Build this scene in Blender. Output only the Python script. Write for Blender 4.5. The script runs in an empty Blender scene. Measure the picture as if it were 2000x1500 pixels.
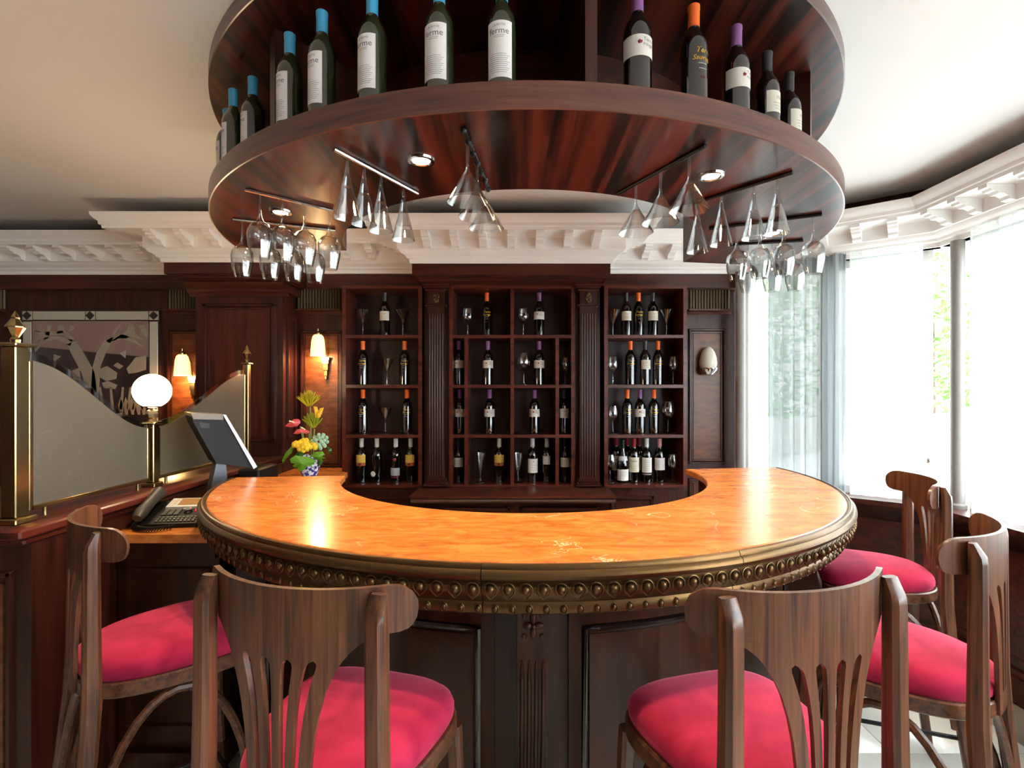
import bpy, math, random
from mathutils import Vector
random.seed(7)
S = bpy.context.scene
COL = S.collection
PI = math.pi
R = math.radians

# ------------------------------------------------------------------ camera
CAMZ, F, HY = 1.525, 1020.0, 764.0
cam = bpy.data.cameras.new('camera')
cam.sensor_width = 36.0
cam.lens = 36.0 * F / 2000.0
cam.shift_y = (HY - 750.0) / 2000.0
cam.clip_start = 0.05
camo = bpy.data.objects.new('camera', cam)
camo.location = (0, 0, CAMZ)
camo.rotation_euler = (PI / 2, 0, 0)
COL.objects.link(camo)
S.camera = camo

# ------------------------------------------------------------------ world and light
S.view_settings.view_transform = 'Standard'
S.view_settings.look = 'None'
S.view_settings.gamma = 1.0
S.view_settings.use_curve_mapping = False
S.view_settings.exposure = 0.52
w = bpy.data.worlds.new('sky')
S.world = w
w.use_nodes = True
bg = w.node_tree.nodes['Background']
bg.inputs[0].default_value = (0.86, 0.93, 1.0, 1)
bg.inputs[1].default_value = 13.0
sun = bpy.data.lights.new('sun', 'SUN'); sun.energy = 9.0; sun.angle = R(.6); sun.color = (1, .96, .9)
suno = bpy.data.objects.new('sun', sun); COL.objects.link(suno)
suno.rotation_euler = Vector((.70, -.12, -.70)).to_track_quat('-Z', 'Y').to_euler()

# ------------------------------------------------------------------ helpers
def PXX(px, Y): return (px - 1000.0) * Y / F
def PZZ(py, Y): return CAMZ - (py - HY) * Y / F
def on_plane(px, py, z):
    Y = (CAMZ - z) * F / (py - HY)
    return PXX(px, Y), Y
CX, CY = 0.053, 2.594                      # centre of the round bar and of the canopy
def PA(r, a):                               # a in degrees, 0 = nearest the camera
    return CX + r * math.sin(R(a)), CY - r * math.cos(R(a))

MATS = {}
def nmat(name):
    m = bpy.data.materials.new(name); m.use_nodes = True
    return m, m.node_tree.nodes, m.node_tree.links, m.node_tree.nodes['Principled BSDF']
def lin(c):
    if isinstance(c, str):
        c = [int(c[i:i + 2], 16) / 255 for i in (0, 2, 4)]
    return tuple((x / 12.92 if x <= .04045 else ((x + .055) / 1.055) ** 2.4) for x in c) + (1,)
def plain(name, col, rough=.5, metal=0, spec=.5, coat=0, sheen=0, emit=None, es=0, bump=0, bscale=60):
    if name in MATS: return MATS[name]
    m, N, L, b = nmat(name)
    b.inputs['Base Color'].default_value = lin(col)
    b.inputs['Roughness'].default_value = rough
    b.inputs['Metallic'].default_value = metal
    b.inputs['Specular IOR Level'].default_value = spec
    b.inputs['Coat Weight'].default_value = coat
    b.inputs['Sheen Weight'].default_value = sheen
    if emit:
        b.inputs['Emission Color'].default_value = lin(emit)
        b.inputs['Emission Strength'].default_value = es
    tc = N.new('ShaderNodeTexCoord'); nz = N.new('ShaderNodeTexNoise')
    nz.inputs['Scale'].default_value = bscale; nz.inputs['Detail'].default_value = 4
    L.new(tc.outputs['Object'], nz.inputs['Vector'])
    mx = N.new('ShaderNodeMixRGB'); mx.blend_type = 'MULTIPLY'; mx.inputs[0].default_value = .14
    mx.inputs[1].default_value = lin(col)
    L.new(nz.outputs['Fac'], mx.inputs[2]); L.new(mx.outputs[0], b.inputs['Base Color'])
    if bump:
        bp = N.new('ShaderNodeBump'); bp.inputs['Strength'].default_value = bump
        bp.inputs['Distance'].default_value = .002
        L.new(nz.outputs['Fac'], bp.inputs['Height']); L.new(bp.outputs[0], b.inputs['Normal'])
    MATS[name] = m
    return m
def wood(name, dark, light, sc=(30, 30, 1.5), rough=.32, coat=.25, bump=.06, spec=.35):
    m, N, L, b = nmat(name); b.inputs['Specular IOR Level'].default_value = spec
    tc = N.new('ShaderNodeTexCoord'); mp = N.new('ShaderNodeMapping')
    mp.inputs['Scale'].default_value = sc
    n1 = N.new('ShaderNodeTexNoise'); n1.inputs['Scale'].default_value = 1; n1.inputs['Detail'].default_value = 6
    n1.inputs['Roughness'].default_value = .65; n1.inputs['Distortion'].default_value = .4
    cr = N.new('ShaderNodeValToRGB')
    cr.color_ramp.elements[0].position = .32; cr.color_ramp.elements[0].color = lin(dark)
    cr.color_ramp.elements[1].position = .72; cr.color_ramp.elements[1].color = lin(light)
    L.new(tc.outputs['Object'], mp.inputs[0]); L.new(mp.outputs[0], n1.inputs['Vector'])
    L.new(n1.outputs['Fac'], cr.inputs[0]); L.new(cr.outputs[0], b.inputs['Base Color'])
    b.inputs['Roughness'].default_value = rough; b.inputs['Coat Weight'].default_value = coat
    b.inputs['Coat Roughness'].default_value = .22
    bp = N.new('ShaderNodeBump'); bp.inputs['Strength'].default_value = bump; bp.inputs['Distance'].default_value = .002
    L.new(n1.outputs['Fac'], bp.inputs['Height']); L.new(bp.outputs[0], b.inputs['Normal'])
    MATS[name] = m
    return m
W_V = wood('mahogany_upright', '210d0a', '4c2318', (34, 34, 1.6), coat=.12)
W_X = wood('mahogany_level', '260f0b', '5a281b', (1.6, 34, 34))
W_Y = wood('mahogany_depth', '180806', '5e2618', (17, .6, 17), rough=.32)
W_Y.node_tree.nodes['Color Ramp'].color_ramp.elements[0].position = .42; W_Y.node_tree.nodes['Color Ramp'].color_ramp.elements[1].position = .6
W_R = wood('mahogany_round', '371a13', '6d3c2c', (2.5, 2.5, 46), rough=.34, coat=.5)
W_SH = wood('shelf_mahogany', '35120c', '6a2a1b', (1.6, 34, 34), rough=.34)
W_BAR = wood('bar_mahogany', '1f0c09', '43200f', (22, 22, 1.4), rough=.3, coat=.08, spec=.25)
W_CH = wood('stool_walnut', '2b170d', '774a2f', (75, 75, 3), rough=.36, coat=.18, bump=.12)
W_CHX = wood('stool_walnut_level', '2b170d', '774a2f', (4, 60, 60), rough=.36, coat=.18, bump=.12)
WHITE = plain('white_plaster', 'f8f6f3', .75, bscale=3)
CEIL = plain('ceiling_paint', 'efece9', .85, bscale=1.2)
CREAM = plain('cream_wall_paint', 'd9cdbb', .8, bscale=2)
BRONZE = plain('dark_bronze', '644a2a', .36, metal=.85, bump=.25, bscale=90)
REED = plain('frieze_bronze', '5c4d38', .4, metal=.7, bump=.2, bscale=80)
BRASS = plain('brass', 'b7a06e', .24, metal=1, bscale=30)
NICKEL = plain('polished_nickel', 'd6d2ca', .15, metal=1)
CHROME = plain('chrome', 'e2e2e2', .12, metal=1)
BLACK = plain('black_metal', '111112', .4, metal=.4)
BPLAS = plain('black_plastic', '0e0e10', .5, spec=.25, bscale=200)
DGREY = plain('dark_grey_plastic', '38352f', .45)
SILVER = plain('silver_plastic', 'c3c6ca', .35, metal=.3)

def glass_thin(name, tint=(1, 1, 1), refl=.9, base=.05):
    m, N, L, b = nmat(name)
    N.remove(b)
    out = N['Material Output']
    tr = N.new('ShaderNodeBsdfTransparent'); tr.inputs[0].default_value = tint + (1,)
    gl = N.new('ShaderNodeBsdfGlossy'); gl.inputs['Roughness'].default_value = .03
    lw = N.new('ShaderNodeLayerWeight'); lw.inputs[0].default_value = .5
    fr = N.new('ShaderNodeMath'); fr.operation = 'POWER'; fr.inputs[1].default_value = 2.6; L.new(lw.outputs['Facing'], fr.inputs[0])
    mu = N.new('ShaderNodeMath'); mu.operation = 'MULTIPLY_ADD'; mu.inputs[1].default_value = refl; mu.inputs[2].default_value = base
    cl = N.new('ShaderNodeClamp')
    mx = N.new('ShaderNodeMixShader')
    L.new(fr.outputs[0], mu.inputs[0]); L.new(mu.outputs[0], cl.inputs[0]); L.new(cl.outputs[0], mx.inputs[0])
    L.new(tr.outputs[0], mx.inputs[1]); L.new(gl.outputs[0], mx.inputs[2]); L.new(mx.outputs[0], out.inputs[0])
    MATS[name] = m
    return m
GLASS = glass_thin('drinking_glass', (.95, .96, .96), 1.0, .12)
PANE = glass_thin('window_glass', (.98, .99, .98), .6, .03)
def sheer(name='sheer_fabric', c1='e9f0ee', c2='e4ebea', lo=.45, hi=.72):
    m, N, L, b = nmat(name); N.remove(b); out = N['Material Output']
    tr = N.new('ShaderNodeBsdfTransparent'); tl = N.new('ShaderNodeBsdfTranslucent'); df = N.new('ShaderNodeBsdfDiffuse')
    tl.inputs[0].default_value = lin(c1); df.inputs[0].default_value = lin(c2)
    a = N.new('ShaderNodeAddShader'); mx = N.new('ShaderNodeMixShader'); m2 = N.new('ShaderNodeMixShader')
    m2.inputs[0].default_value = .45
    tc = N.new('ShaderNodeTexCoord'); nz = N.new('ShaderNodeTexNoise'); nz.inputs['Scale'].default_value = 160
    mr = N.new('ShaderNodeMapRange'); mr.inputs[3].default_value = lo; mr.inputs[4].default_value = hi
    L.new(tc.outputs['Object'], nz.inputs['Vector']); L.new(nz.outputs['Fac'], mr.inputs[0])
    L.new(tl.outputs[0], m2.inputs[1]); L.new(df.outputs[0], m2.inputs[2])
    L.new(mr.outputs[0], mx.inputs[0]); L.new(tr.outputs[0], mx.inputs[1]); L.new(m2.outputs[0], mx.inputs[2])
    L.new(mx.outputs[0], out.inputs[0]); return m
SHEER = sheer(); LINEN = sheer('grey_linen_sheer', '80878a', 'b8bcbc', .92, .99)
def marble():
    m, N, L, b = nmat('orange_marble')
    tc = N.new('ShaderNodeTexCoord'); mp = N.new('ShaderNodeMapping'); mp.inputs['Scale'].default_value = (3.2, 9, 6)
    mp.inputs['Rotation'].default_value = (0, 0, .35)
    n1 = N.new('ShaderNodeTexNoise'); n1.inputs['Scale'].default_value = 2.2; n1.inputs['Detail'].default_value = 9
    n1.inputs['Roughness'].default_value = .68; n1.inputs['Distortion'].default_value = 1.1
    cr = N.new('ShaderNodeValToRGB'); e = cr.color_ramp.elements
    e[0].position = .3; e[0].color = lin('9c5020'); e[1].position = .75; e[1].color = lin('dd9850')
    k = cr.color_ramp.elements.new(.52); k.color = lin('cb7a38')
    n2 = N.new('ShaderNodeTexNoise'); n2.inputs['Scale'].default_value = 2.6; n2.inputs['Detail'].default_value = 5
    n2.inputs['Distortion'].default_value = 1.6
    s = N.new('ShaderNodeMath'); s.operation = 'SUBTRACT'; s.inputs[1].default_value = .5
    ab = N.new('ShaderNodeMath'); ab.operation = 'ABSOLUTE'
    n3 = N.new('ShaderNodeTexNoise'); n3.inputs['Scale'].default_value = 3.1
    mr = N.new('ShaderNodeMapRange'); mr.inputs[1].default_value = 0; mr.inputs[2].default_value = .005; mr.inputs[3].default_value = 1; mr.inputs[4].default_value = 0
    m3 = N.new('ShaderNodeMapRange'); m3.inputs[1].default_value = .5; m3.inputs[2].default_value = .58
    mu = N.new('ShaderNodeMath'); mu.operation = 'MULTIPLY'
    mx = N.new('ShaderNodeMixRGB'); mx.inputs[2].default_value = lin('f0d5ae')
    L.new(tc.outputs['Object'], mp.inputs[0]); L.new(mp.outputs[0], n1.inputs['Vector']); L.new(n1.outputs['Fac'], cr.inputs[0])
    L.new(tc.outputs['Object'], n2.inputs['Vector']); L.new(n2.outputs['Fac'], s.inputs[0]); L.new(s.outputs[0], ab.inputs[0]); L.new(ab.outputs[0], mr.inputs[0])
    L.new(tc.outputs['Object'], n3.inputs['Vector']); L.new(n3.outputs['Fac'], m3.inputs[0])
    L.new(mr.outputs[0], mu.inputs[0]); L.new(m3.outputs[0], mu.inputs[1]); L.new(mu.outputs[0], mx.inputs[0])
    L.new(cr.outputs[0], mx.inputs[1]); L.new(mx.outputs[0], b.inputs['Base Color'])
    b.inputs['Roughness'].default_value = .26
    b.inputs['Coat Weight'].default_value = .22; b.inputs['Coat Roughness'].default_value = .12
    return m
MARBLE = marble()
def velvet():
    m, N, L, b = nmat('crimson_velvet')
    tc = N.new('ShaderNodeTexCoord'); n1 = N.new('ShaderNodeTexNoise'); n1.inputs['Scale'].default_value = 9; n1.inputs['Detail'].default_value = 5
    n1.inputs['Distortion'].default_value = .8
    cr = N.new('ShaderNodeValToRGB'); e = cr.color_ramp.elements
    e[0].position = .3; e[0].color = lin('8a1436'); e[1].position = .7; e[1].color = lin('b4284a')
    L.new(tc.outputs['Object'], n1.inputs['Vector']); L.new(n1.outputs['Fac'], cr.inputs[0]); L.new(cr.outputs[0], b.inputs['Base Color'])
    b.inputs['Roughness'].default_value = .9; b.inputs['Specular IOR Level'].default_value = .15
    b.inputs['Sheen Weight'].default_value = .7; b.inputs['Sheen Roughness'].default_value = .4
    b.inputs['Sheen Tint'].default_value = lin('ea7c92')
    return m
VELVET = velvet()

class MB:
    def __init__(s): s.v = []; s.f = []
    def add(s, vs, fs):
        o = len(s.v); s.v += [tuple(p) for p in vs]; s.f += [tuple(i + o for i in f) for f in fs]; return s
    def box(s, x0, x1, y0, y1, z0, z1):
        return s.add([(x0, y0, z0), (x1, y0, z0), (x1, y1, z0), (x0, y1, z0), (x0, y0, z1), (x1, y0, z1), (x1, y1, z1), (x0, y1, z1)],
                     [(0, 3, 2, 1), (4, 5, 6, 7), (0, 1, 5, 4), (1, 2, 6, 5), (2, 3, 7, 6), (3, 0, 4, 7)])
    def bbox(s, x0, x1, y0, y1, z0, z1, b=.004):      # chamfered in plan and section: stacked hull
        def ring(i, z): return [(x0 + i, y0, z), (x1 - i, y0, z), (x1, y0 + i, z), (x1, y1 - i, z), (x1 - i, y1, z), (x0 + i, y1, z), (x0, y1 - i, z), (x0, y0 + i, z)]
        def sh(r, d):
            cx, cy = (x0 + x1) / 2, (y0 + y1) / 2
            return [(x - d * (1 if x > cx else -1), y - d * (1 if y > cy else -1), z) for x, y, z in r]
        return s.loft([sh(ring(b, z0), b), ring(b, z0 + b), ring(b, z1 - b), sh(ring(b, z1), b)])
    def loft(s, rings, close=True, caps=True):
        n = len(rings[0]); vs = [p for r in rings for p in r]; fs = []
        for k in range(len(rings) - 1):
            for i in range(n if close else n - 1):
                j = (i + 1) % n
                fs.append((k * n + i, k * n + j, (k + 1) * n + j, (k + 1) * n + i))
        if caps:
            fs.append(tuple(range(n - 1, -1, -1))); fs.append(tuple((len(rings) - 1) * n + i for i in range(n)))
        return s.add(vs, fs)
    def lathe(s, prof, n=20, c=(0, 0, 0), a0=0, a1=360, axis='z'):
        full = abs(a1 - a0) >= 360
        m = n if full else n + 1; vs = []; fs = []
        for r, z in prof:
            for i in range(m):
                a = R(a0 + (a1 - a0) * i / n)
                p = (r * math.sin(a), -r * math.cos(a), z)
                if axis == 'x': p = (p[2], p[0], p[1])
                if axis == 'y': p = (p[0], p[2], p[1])
                vs.append((c[0] + p[0], c[1] + p[1], c[2] + p[2]))
        for k in range(len(prof) - 1):
            for i in range(n):
                j = (i + 1) % m
                fs.append((k * m + i, k * m + j, (k + 1) * m + j, (k + 1) * m + i))
        return s.add(vs, fs)
    def arcsweep(s, prof, a0, a1, n, c=None):          # closed profile (r, z) swept about the bar centre
        c = c or (CX, CY); rings = []
        for i in range(n + 1):
            a = R(a0 + (a1 - a0) * i / n)
            rings.append([(c[0] + r * math.sin(a), c[1] - r * math.cos(a), z) for r, z in prof])
        return s.loft(rings)
    def prism(s, poly, axis, lo, hi):                  # poly of 2d points; axis is the extrusion axis
        def P(u, v, t): return {'x': (t, u, v), 'y': (u, t, v), 'z': (u, v, t)}[axis]
        return s.loft([[P(u, v, lo) for u, v in poly], [P(u, v, hi) for u, v in poly]])
    def tube(s, pts, r, n=8, close=False):
        pts = [Vector(p) for p in pts]; rings = []; up = None
        for i, p in enumerate(pts):
            if close: d = pts[(i + 1) % len(pts)] - pts[i - 1]
            else: d = pts[min(i + 1, len(pts) - 1)] - pts[max(i - 1, 0)]
            d.normalize()
            if up is None:
                up = Vector((0, 0, 1)) if abs(d.z) < .9 else Vector((1, 0, 0))
            u = (up - d * up.dot(d)).normalized(); v = d.cross(u); up = u
            rr = r[i] if isinstance(r, (list, tuple)) else r
            rings.append([tuple(p + (u * math.cos(2 * PI * k / n) + v * math.sin(2 * PI * k / n)) * rr) for k in range(n)])
        if close: rings.append(rings[0])
        return s.loft(rings, True, not close)
    def ball(s, c, r, n=12, m=8, sc=(1, 1, 1)):
        prof = [(max(math.sin(PI * k / m), 0), -math.cos(PI * k / m)) for k in range(m + 1)]
        vs = []; fs = []
        for q, z in prof:
            for i in range(n):
                a = 2 * PI * i / n
                vs.append((c[0] + r * sc[0] * q * math.cos(a), c[1] + r * sc[1] * q * math.sin(a), c[2] + r * sc[2] * z))
        for k in range(m):
            for i in range(n):
                j = (i + 1) % n; fs.append((k * n + i, k * n + j, (k + 1) * n + j, (k + 1) * n + i))
        return s.add(vs, fs)
    def mesh(s, name, mat, off=(0, 0, 0), smooth=True):
        me = bpy.data.meshes.new(name)
        me.from_pydata([(x - off[0], y - off[1], z - off[2]) for x, y, z in s.v], [], s.f)
        me.validate(verbose=False)
        import bmesh
        bm = bmesh.new(); bm.from_mesh(me)
        bmesh.ops.remove_doubles(bm, verts=bm.verts, dist=1e-6)
        bmesh.ops.recalc_face_normals(bm, faces=bm.faces)
        bm.to_mesh(me); bm.free()
        if mat: me.materials.append(mat)
        if smooth:
            me.shade_smooth(); me.set_sharp_from_angle(angle=R(38))
        return me
    def build(s, name, mat, parent=None, world=False, smooth=True):
        off = worldloc(parent) if (world and parent) else (0, 0, 0)
        if parent is None and world is True:            # a thing that is one mesh: origin at its base
            xs, ys, zs = zip(*s.v)
            off = ((min(xs) + max(xs)) / 2, (min(ys) + max(ys)) / 2, min(zs))
        o = bpy.data.objects.new(name, s.mesh(name, mat, off, smooth))
        COL.objects.link(o); o.parent = parent
        if parent is None and world is True: o.location = off
        return o
def worldloc(o):
    l = Vector((0, 0, 0))
    while o: l += o.location; o = o.parent
    return tuple(l)
def tag(o, label, cat, group=None):
    o['label'] = label; o['category'] = cat
    if group: o['group'] = group
    return o
def thing(name, label, cat, loc=(0, 0, 0), rz=0, group=None):
    o = bpy.data.objects.new(name, None); COL.objects.link(o); o.empty_display_size = .05
    o.location = loc; o.rotation_euler = (0, 0, rz)
    return tag(o, label, cat, group)
def struct(o, label=None):
    o['kind'] = 'structure'
    if label: o['label'] = label
    return o
def part(name, me, parent, loc=(0, 0, 0), rz=0):
    o = bpy.data.objects.new(name, me); COL.objects.link(o); o.parent = parent
    o.location = loc; o.rotation_euler = (0, 0, rz); return o
def dup(root, loc, rz, label, group=None):
    def cp(o, par):
        c = o.copy(); COL.objects.link(c); c.parent = par
        for ch in list(o.children): cp(ch, c)
        return c
    c = cp(root, None); c.location = loc; c.rotation_euler = (0, 0, rz); c['label'] = label
    if group: c['group'] = group
    return c
def frame_moulding(mb, x0, x1, z0, z1, y, w=.012, d=.012):     # raised bead frame facing -Y
    pr = [(0, 0), (w * .3, d), (w * .7, d), (w, 0)]
    for (a, b, c, e) in ((x0, x1, z0, 0), (x0, x1, z1, 0)):
        mb.prism([(y, c - w / 2), (y - d, c - w / 4), (y - d, c + w / 4), (y, c + w / 2)], 'x', a - w / 2, b + w / 2)
    for xx in (x0, x1):
        mb.prism([(xx - w / 2, y), (xx - w / 4, y - d), (xx + w / 4, y - d), (xx + w / 2, y)], 'z', z0 - w / 2, z1 + w / 2)
    return mb
def text_mesh(body, size, shear=0):
    cu = bpy.data.curves.new('t', 'FONT'); cu.body = body; cu.size = size; cu.align_x = 'CENTER'; cu.shear = shear
    cu.resolution_u = 2
    o = bpy.data.objects.new('t', cu); COL.objects.link(o)
    dg = bpy.context.evaluated_depsgraph_get(); dg.update()
    me = bpy.data.meshes.new_from_object(o.evaluated_get(dg))
    bpy.data.objects.remove(o); bpy.data.curves.remove(cu)
    vs = [tuple(v.co) for v in me.vertices]; fs = [tuple(p.vertices) for p in me.polygons]
    bpy.data.meshes.remove(me); return vs, fs
def wrap_text(mb, body, size, r, z, ang=0, shear=0):
    vs, fs = text_mesh(body, size, shear)
    return mb.add([(r * math.sin(x / r + ang), -r * math.cos(x / r + ang), z + y) for x, y, _ in vs], fs)

# ------------------------------------------------------------------ room shell
ZC, ZCOR, ZB = 2.71, 2.36, 2.26           # ceiling, foot of the white cornice, foot of the wooden beam
YW = 3.80                                 # face of the panelled wall
XL, YF = -4.6, -3.6
K0, K1 = (1.60, 3.72), (2.48, 3.02)       # slanted window bay

fl = struct(MB().box(XL - .1, 2.7, YF - .1, 4.1, -.12, -.006).build('floor', plain('tile_joint', '8d867a', .8)), 'pale stone tiled floor')
tile = plain('pale_stone_tile', 'e2ddd2', .14, bscale=7, bump=.03)
tm = MB().bbox(-.2985, .2985, -.2985, .2985, -.012, 0, .002).mesh('floor_tile', tile)
for i in range(-7, 5):
    for j in range(-2, 7):
        if i * .6 + .1 < 2.5:
            part('floor_tile', tm, fl, (i * .6 + .1, j * .6 + .1, 0))
struct(MB().box(XL - .1, 2.75, YF - .1, 4.1, ZC, ZC + .1).build('ceiling', CEIL), 'smooth white ceiling')
wb = struct(MB().box(XL - .1, 1.75, 3.96, 4.1, 0, ZC).build('wall_back', W_V), 'dark panelled wall behind the shelves')
struct(MB().box(XL - .1, XL, YF, 4.0, 0, ZC).build('wall_left', plain('rose_wall_paint_left', 'b08a7c', .7)), 'rose painted wall on the left')
struct(MB().box(XL, XL + .05, YF + .06, 3.74, 0, 1.95).build('baseboard_left', W_V), 'dark panelling on the left wall')
struct(MB().box(XL, 2.7, YF - .1, YF, 0, ZC).build('wall_front', plain('rose_wall_paint', 'b08a7c', .7)), 'wall behind the camera')
struct(MB().box(XL, 2.45, YF, YF + .05, 0, 1.85).build('trim_0', W_X), 'dark panelling behind the camera')

# window wall on the right: helper along a segment
def seg_pt(A, B, t, off=0, z=0):          # off > 0 is into the room (left of A->B looking from above is outside)
    dx, dy = B[0] - A[0], B[1] - A[1]; l = math.hypot(dx, dy)
    nx, ny = dy / l, -dx / l
    return (A[0] + dx * t + nx * off, A[1] + dy * t + ny * off, z)
def seg_box(mb, A, B, t0, t1, o0, o1, z0, z1):
    r = lambda z: [seg_pt(A, B, t0, o0, z), seg_pt(A, B, t1, o0, z), seg_pt(A, B, t1, o1, z), seg_pt(A, B, t0, o1, z)]
    return mb.loft([r(z0), r(z1)])
def ray_seg(px, A, B, off=0):              # parameter along A-B where the sight line of column px meets it
    a = seg_pt(A, B, 0, off); b = seg_pt(A, B, 1, off); k = (px - 1000) / F
    return (k * a[1] - a[0]) / ((b[0] - a[0]) - k * (b[1] - a[1]))
K2 = (2.50, YF)
SILL = .875
wr = MB()
for A, B in ((K0, K1), (K1, K2)):
    seg_box(wr, A, B, 0, 1, -.14, 0, 0, SILL - .03)
    seg_box(wr, A, B, 0, 1, -.14, 0, ZCOR, ZC)
wr = struct(wr.build('wall_right', W_X), 'low panelled wall under the bay windows')
# wainscot mouldings and the sill
for A, B, n in ((K0, K1, 1), (K1, K2, 9)):
    L_ = math.hypot(B[0] - A[0], B[1] - A[1])
    for i in range(n):
        t0, t1 = (i + .06 / (L_ / n) ) / n, (i + 1 - .06 / (L_ / n)) / n
        pn = MB(); seg_box(pn, A, B, t0, t1, 0, .012, .22, .72); pn.build('wall_panel', W_X, wr)
        mo = MB(); q = .022 / L_
        for za, zb in ((.20, .222), (.72, .742)): seg_box(mo, A, B, t0 - q, t1 + q, 0, .022, za, zb)
        for ta, tb in ((t0 - q, t0), (t1, t1 + q)): seg_box(mo, A, B, ta, tb, 0, .022, .222, .72)
        mo.build('panel_moulding', W_X, wr)
tr = MB()
for A, B in ((K0, K1), (K1, K2)):
    seg_box(tr, A, B, 0, 1, 0, .03, .006, .13); seg_box(tr, A, B, 0, 1, 0, .018, .13, .16)
struct(tr.build('baseboard_right', W_X), 'dark baseboard under the windows')
sl = MB()
for A, B in ((K0, K1), (K1, K2)):
    seg_box(sl, A, B, -.02 if A is K0 else .0, 1.0, -.14, .13, SILL - .03, SILL)
    seg_box(sl, A, B, 0, 1, 0, .1, SILL - .055, SILL - .03)
struct(sl.build('trim_1', W_X), 'wide dark wooden window sill')

WFRAME = plain('white_window_frame', 'f2f2f0', .5)
GPOST = plain('grey_painted_post', '8f8a86', .5)
nwin = 1
def window(A, B, t0, t1):
    global nwin
    L_ = math.hypot(B[0] - A[0], B[1] - A[1]); q = .05 / L_
    m = MB()
    seg_box(m, A, B, t0, t0 + q, -.11, -.05, SILL, ZCOR); seg_box(m, A, B, t1 - q, t1, -.11, -.05, SILL, ZCOR)
    seg_box(m, A, B, t0 + q, t1 - q, -.11, -.05, SILL, SILL + .05); seg_box(m, A, B, t0 + q, t1 - q, -.11, -.05, ZCOR - .05, ZCOR)
    o = struct(m.build('window_%d' % nwin, WFRAME), 'tall white framed bay window'); nwin += 1
    p = MB(); seg_box(p, A, B, t0 + q, t1 - q, -.083, -.077, SILL + .05, ZCOR - .05); p.build('pane', PANE, o)
    h = MB(); hx = seg_pt(A, B, t1 - q * .5, -.03, 1.12)
    h.ball(hx, .022, 10, 6).tube([seg_pt(A, B, t1 - q * .5, -.05, 1.12), hx], .01)
    h.build('handle', NICKEL, o)
window(K0, K1, .03, .50); window(K0, K1, .50, .97)
for i in range(5): window(K1, K2, .02 + i * .196, .02 + (i + 1) * .196)
# posts at the corners of the bay
for n_, (cx_, cy_, lab) in enumerate(((1.60, 3.66, 'slim grey post at the edge of the panelling by the curtain'), (2.475, 2.90, 'grey round post between the two bay windows'))):
    o = thing('window_post', lab, 'post', (cx_, cy_, SILL))
    MB().lathe([(0, 0), (.033, 0), (.033, ZCOR - SILL), (0, ZCOR - SILL)], 16).build('shaft', GPOST, o)
    MB().lathe([(.033, 0), (.042, 0), (.042, .02), (.033, .03)], 16).build('base_ring', GPOST, o)

# ------------------------------------------------------------------ cornice with modillions
PATH = [(XL, 3.75), (-2.26, 3.75), (-2.26, 3.39), (-1.465, 3.39), (-1.465, 3.72), (-.655, 3.72), (-.655, 3.42), (.645, 3.42), (.645, 3.72), K0, K1, K2]
CORN = [(-.05, 2.36), (.012, 2.36), (.016, 2.384), (.03, 2.39), (.036, 2.404), (.062, 2.416), (.072, 2.434), (.082, 2.436), (.082, 2.505), (.10, 2.514),
        (.226, 2.514), (.228, 2.53), (.238, 2.534), (.24, 2.552), (.256, 2.566), (.268, 2.584), (.27, 2.60), (.15, 2.602), (.15, 2.632), (-.05, 2.632)]
def offs(i, p):
    P = PATH[i]
    def nrm(a, b):
        dx, dy = b[0] - a[0], b[1] - a[1]; l = math.hypot(dx, dy); return dy / l, -dx / l
    n1 = nrm(PATH[i - 1], P) if i > 0 else nrm(P, PATH[i + 1])
    n2 = nrm(P, PATH[i + 1]) if i < len(PATH) - 1 else n1
    mx, my = n1[0] + n2[0], n1[1] + n2[1]; d = 1 + n1[0] * n2[0] + n1[1] * n2[1]
    return P[0] + mx * p / d, P[1] + my * p / d
MODP = [(.08, 2.513), (.222, 2.513), (.222, 2.497), (.204, 2.494), (.196, 2.482), (.176, 2.482), (.165, 2.468), (.14, 2.47), (.118, 2.458), (.112, 2.444), (.08, 2.438)]
mod = MB().prism([(-p, z) for p, z in MODP], 'x', -.024, .024).mesh('modillion', WHITE)
mcap = MB().prism([(-.228, 2.505), (-.228, 2.514), (-.08, 2.514), (-.08, 2.505)], 'x', -.03, .03)
tnum = 2
for i in range(len(PATH) - 1):
    mb = MB(); mb.loft([[(*offs(i, p), z) for p, z in CORN], [(*offs(i + 1, p), z) for p, z in CORN]])
    o = struct(mb.build('trim_%d' % tnum, WHITE), 'white plaster cornice with scroll brackets'); tnum += 1
    A, B = offs(i, .1), offs(i + 1, .1)
    a, b = PATH[i], PATH[i + 1]
    dx, dy = b[0] - a[0], b[1] - a[1]; l = math.hypot(dx, dy); rz = math.atan2(dy, dx)
    # usable run between the mitres at depth p=.2
    A2, B2 = offs(i, .2), offs(i + 1, .2)
    t0 = max(((A[0] - a[0]) * dx + (A[1] - a[1]) * dy) / l, ((A2[0] - a[0]) * dx + (A2[1] - a[1]) * dy) / l, 0) + .04
    t1 = min(((B[0] - a[0]) * dx + (B[1] - a[1]) * dy) / l, ((B2[0] - a[0]) * dx + (B2[1] - a[1]) * dy) / l, l) - .04
    # convex ends let the brackets run a little past the beam
    n = int((t1 - t0) / .178)
    if t1 - t0 < .02: continue
    for k in range(n + 1):
        t = (t0 + t1) / 2 + (k - n / 2) * .178
        part('modillion', mod, o, (a[0] + dx / l * t, a[1] + dy / l * t, 0), rz)

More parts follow.
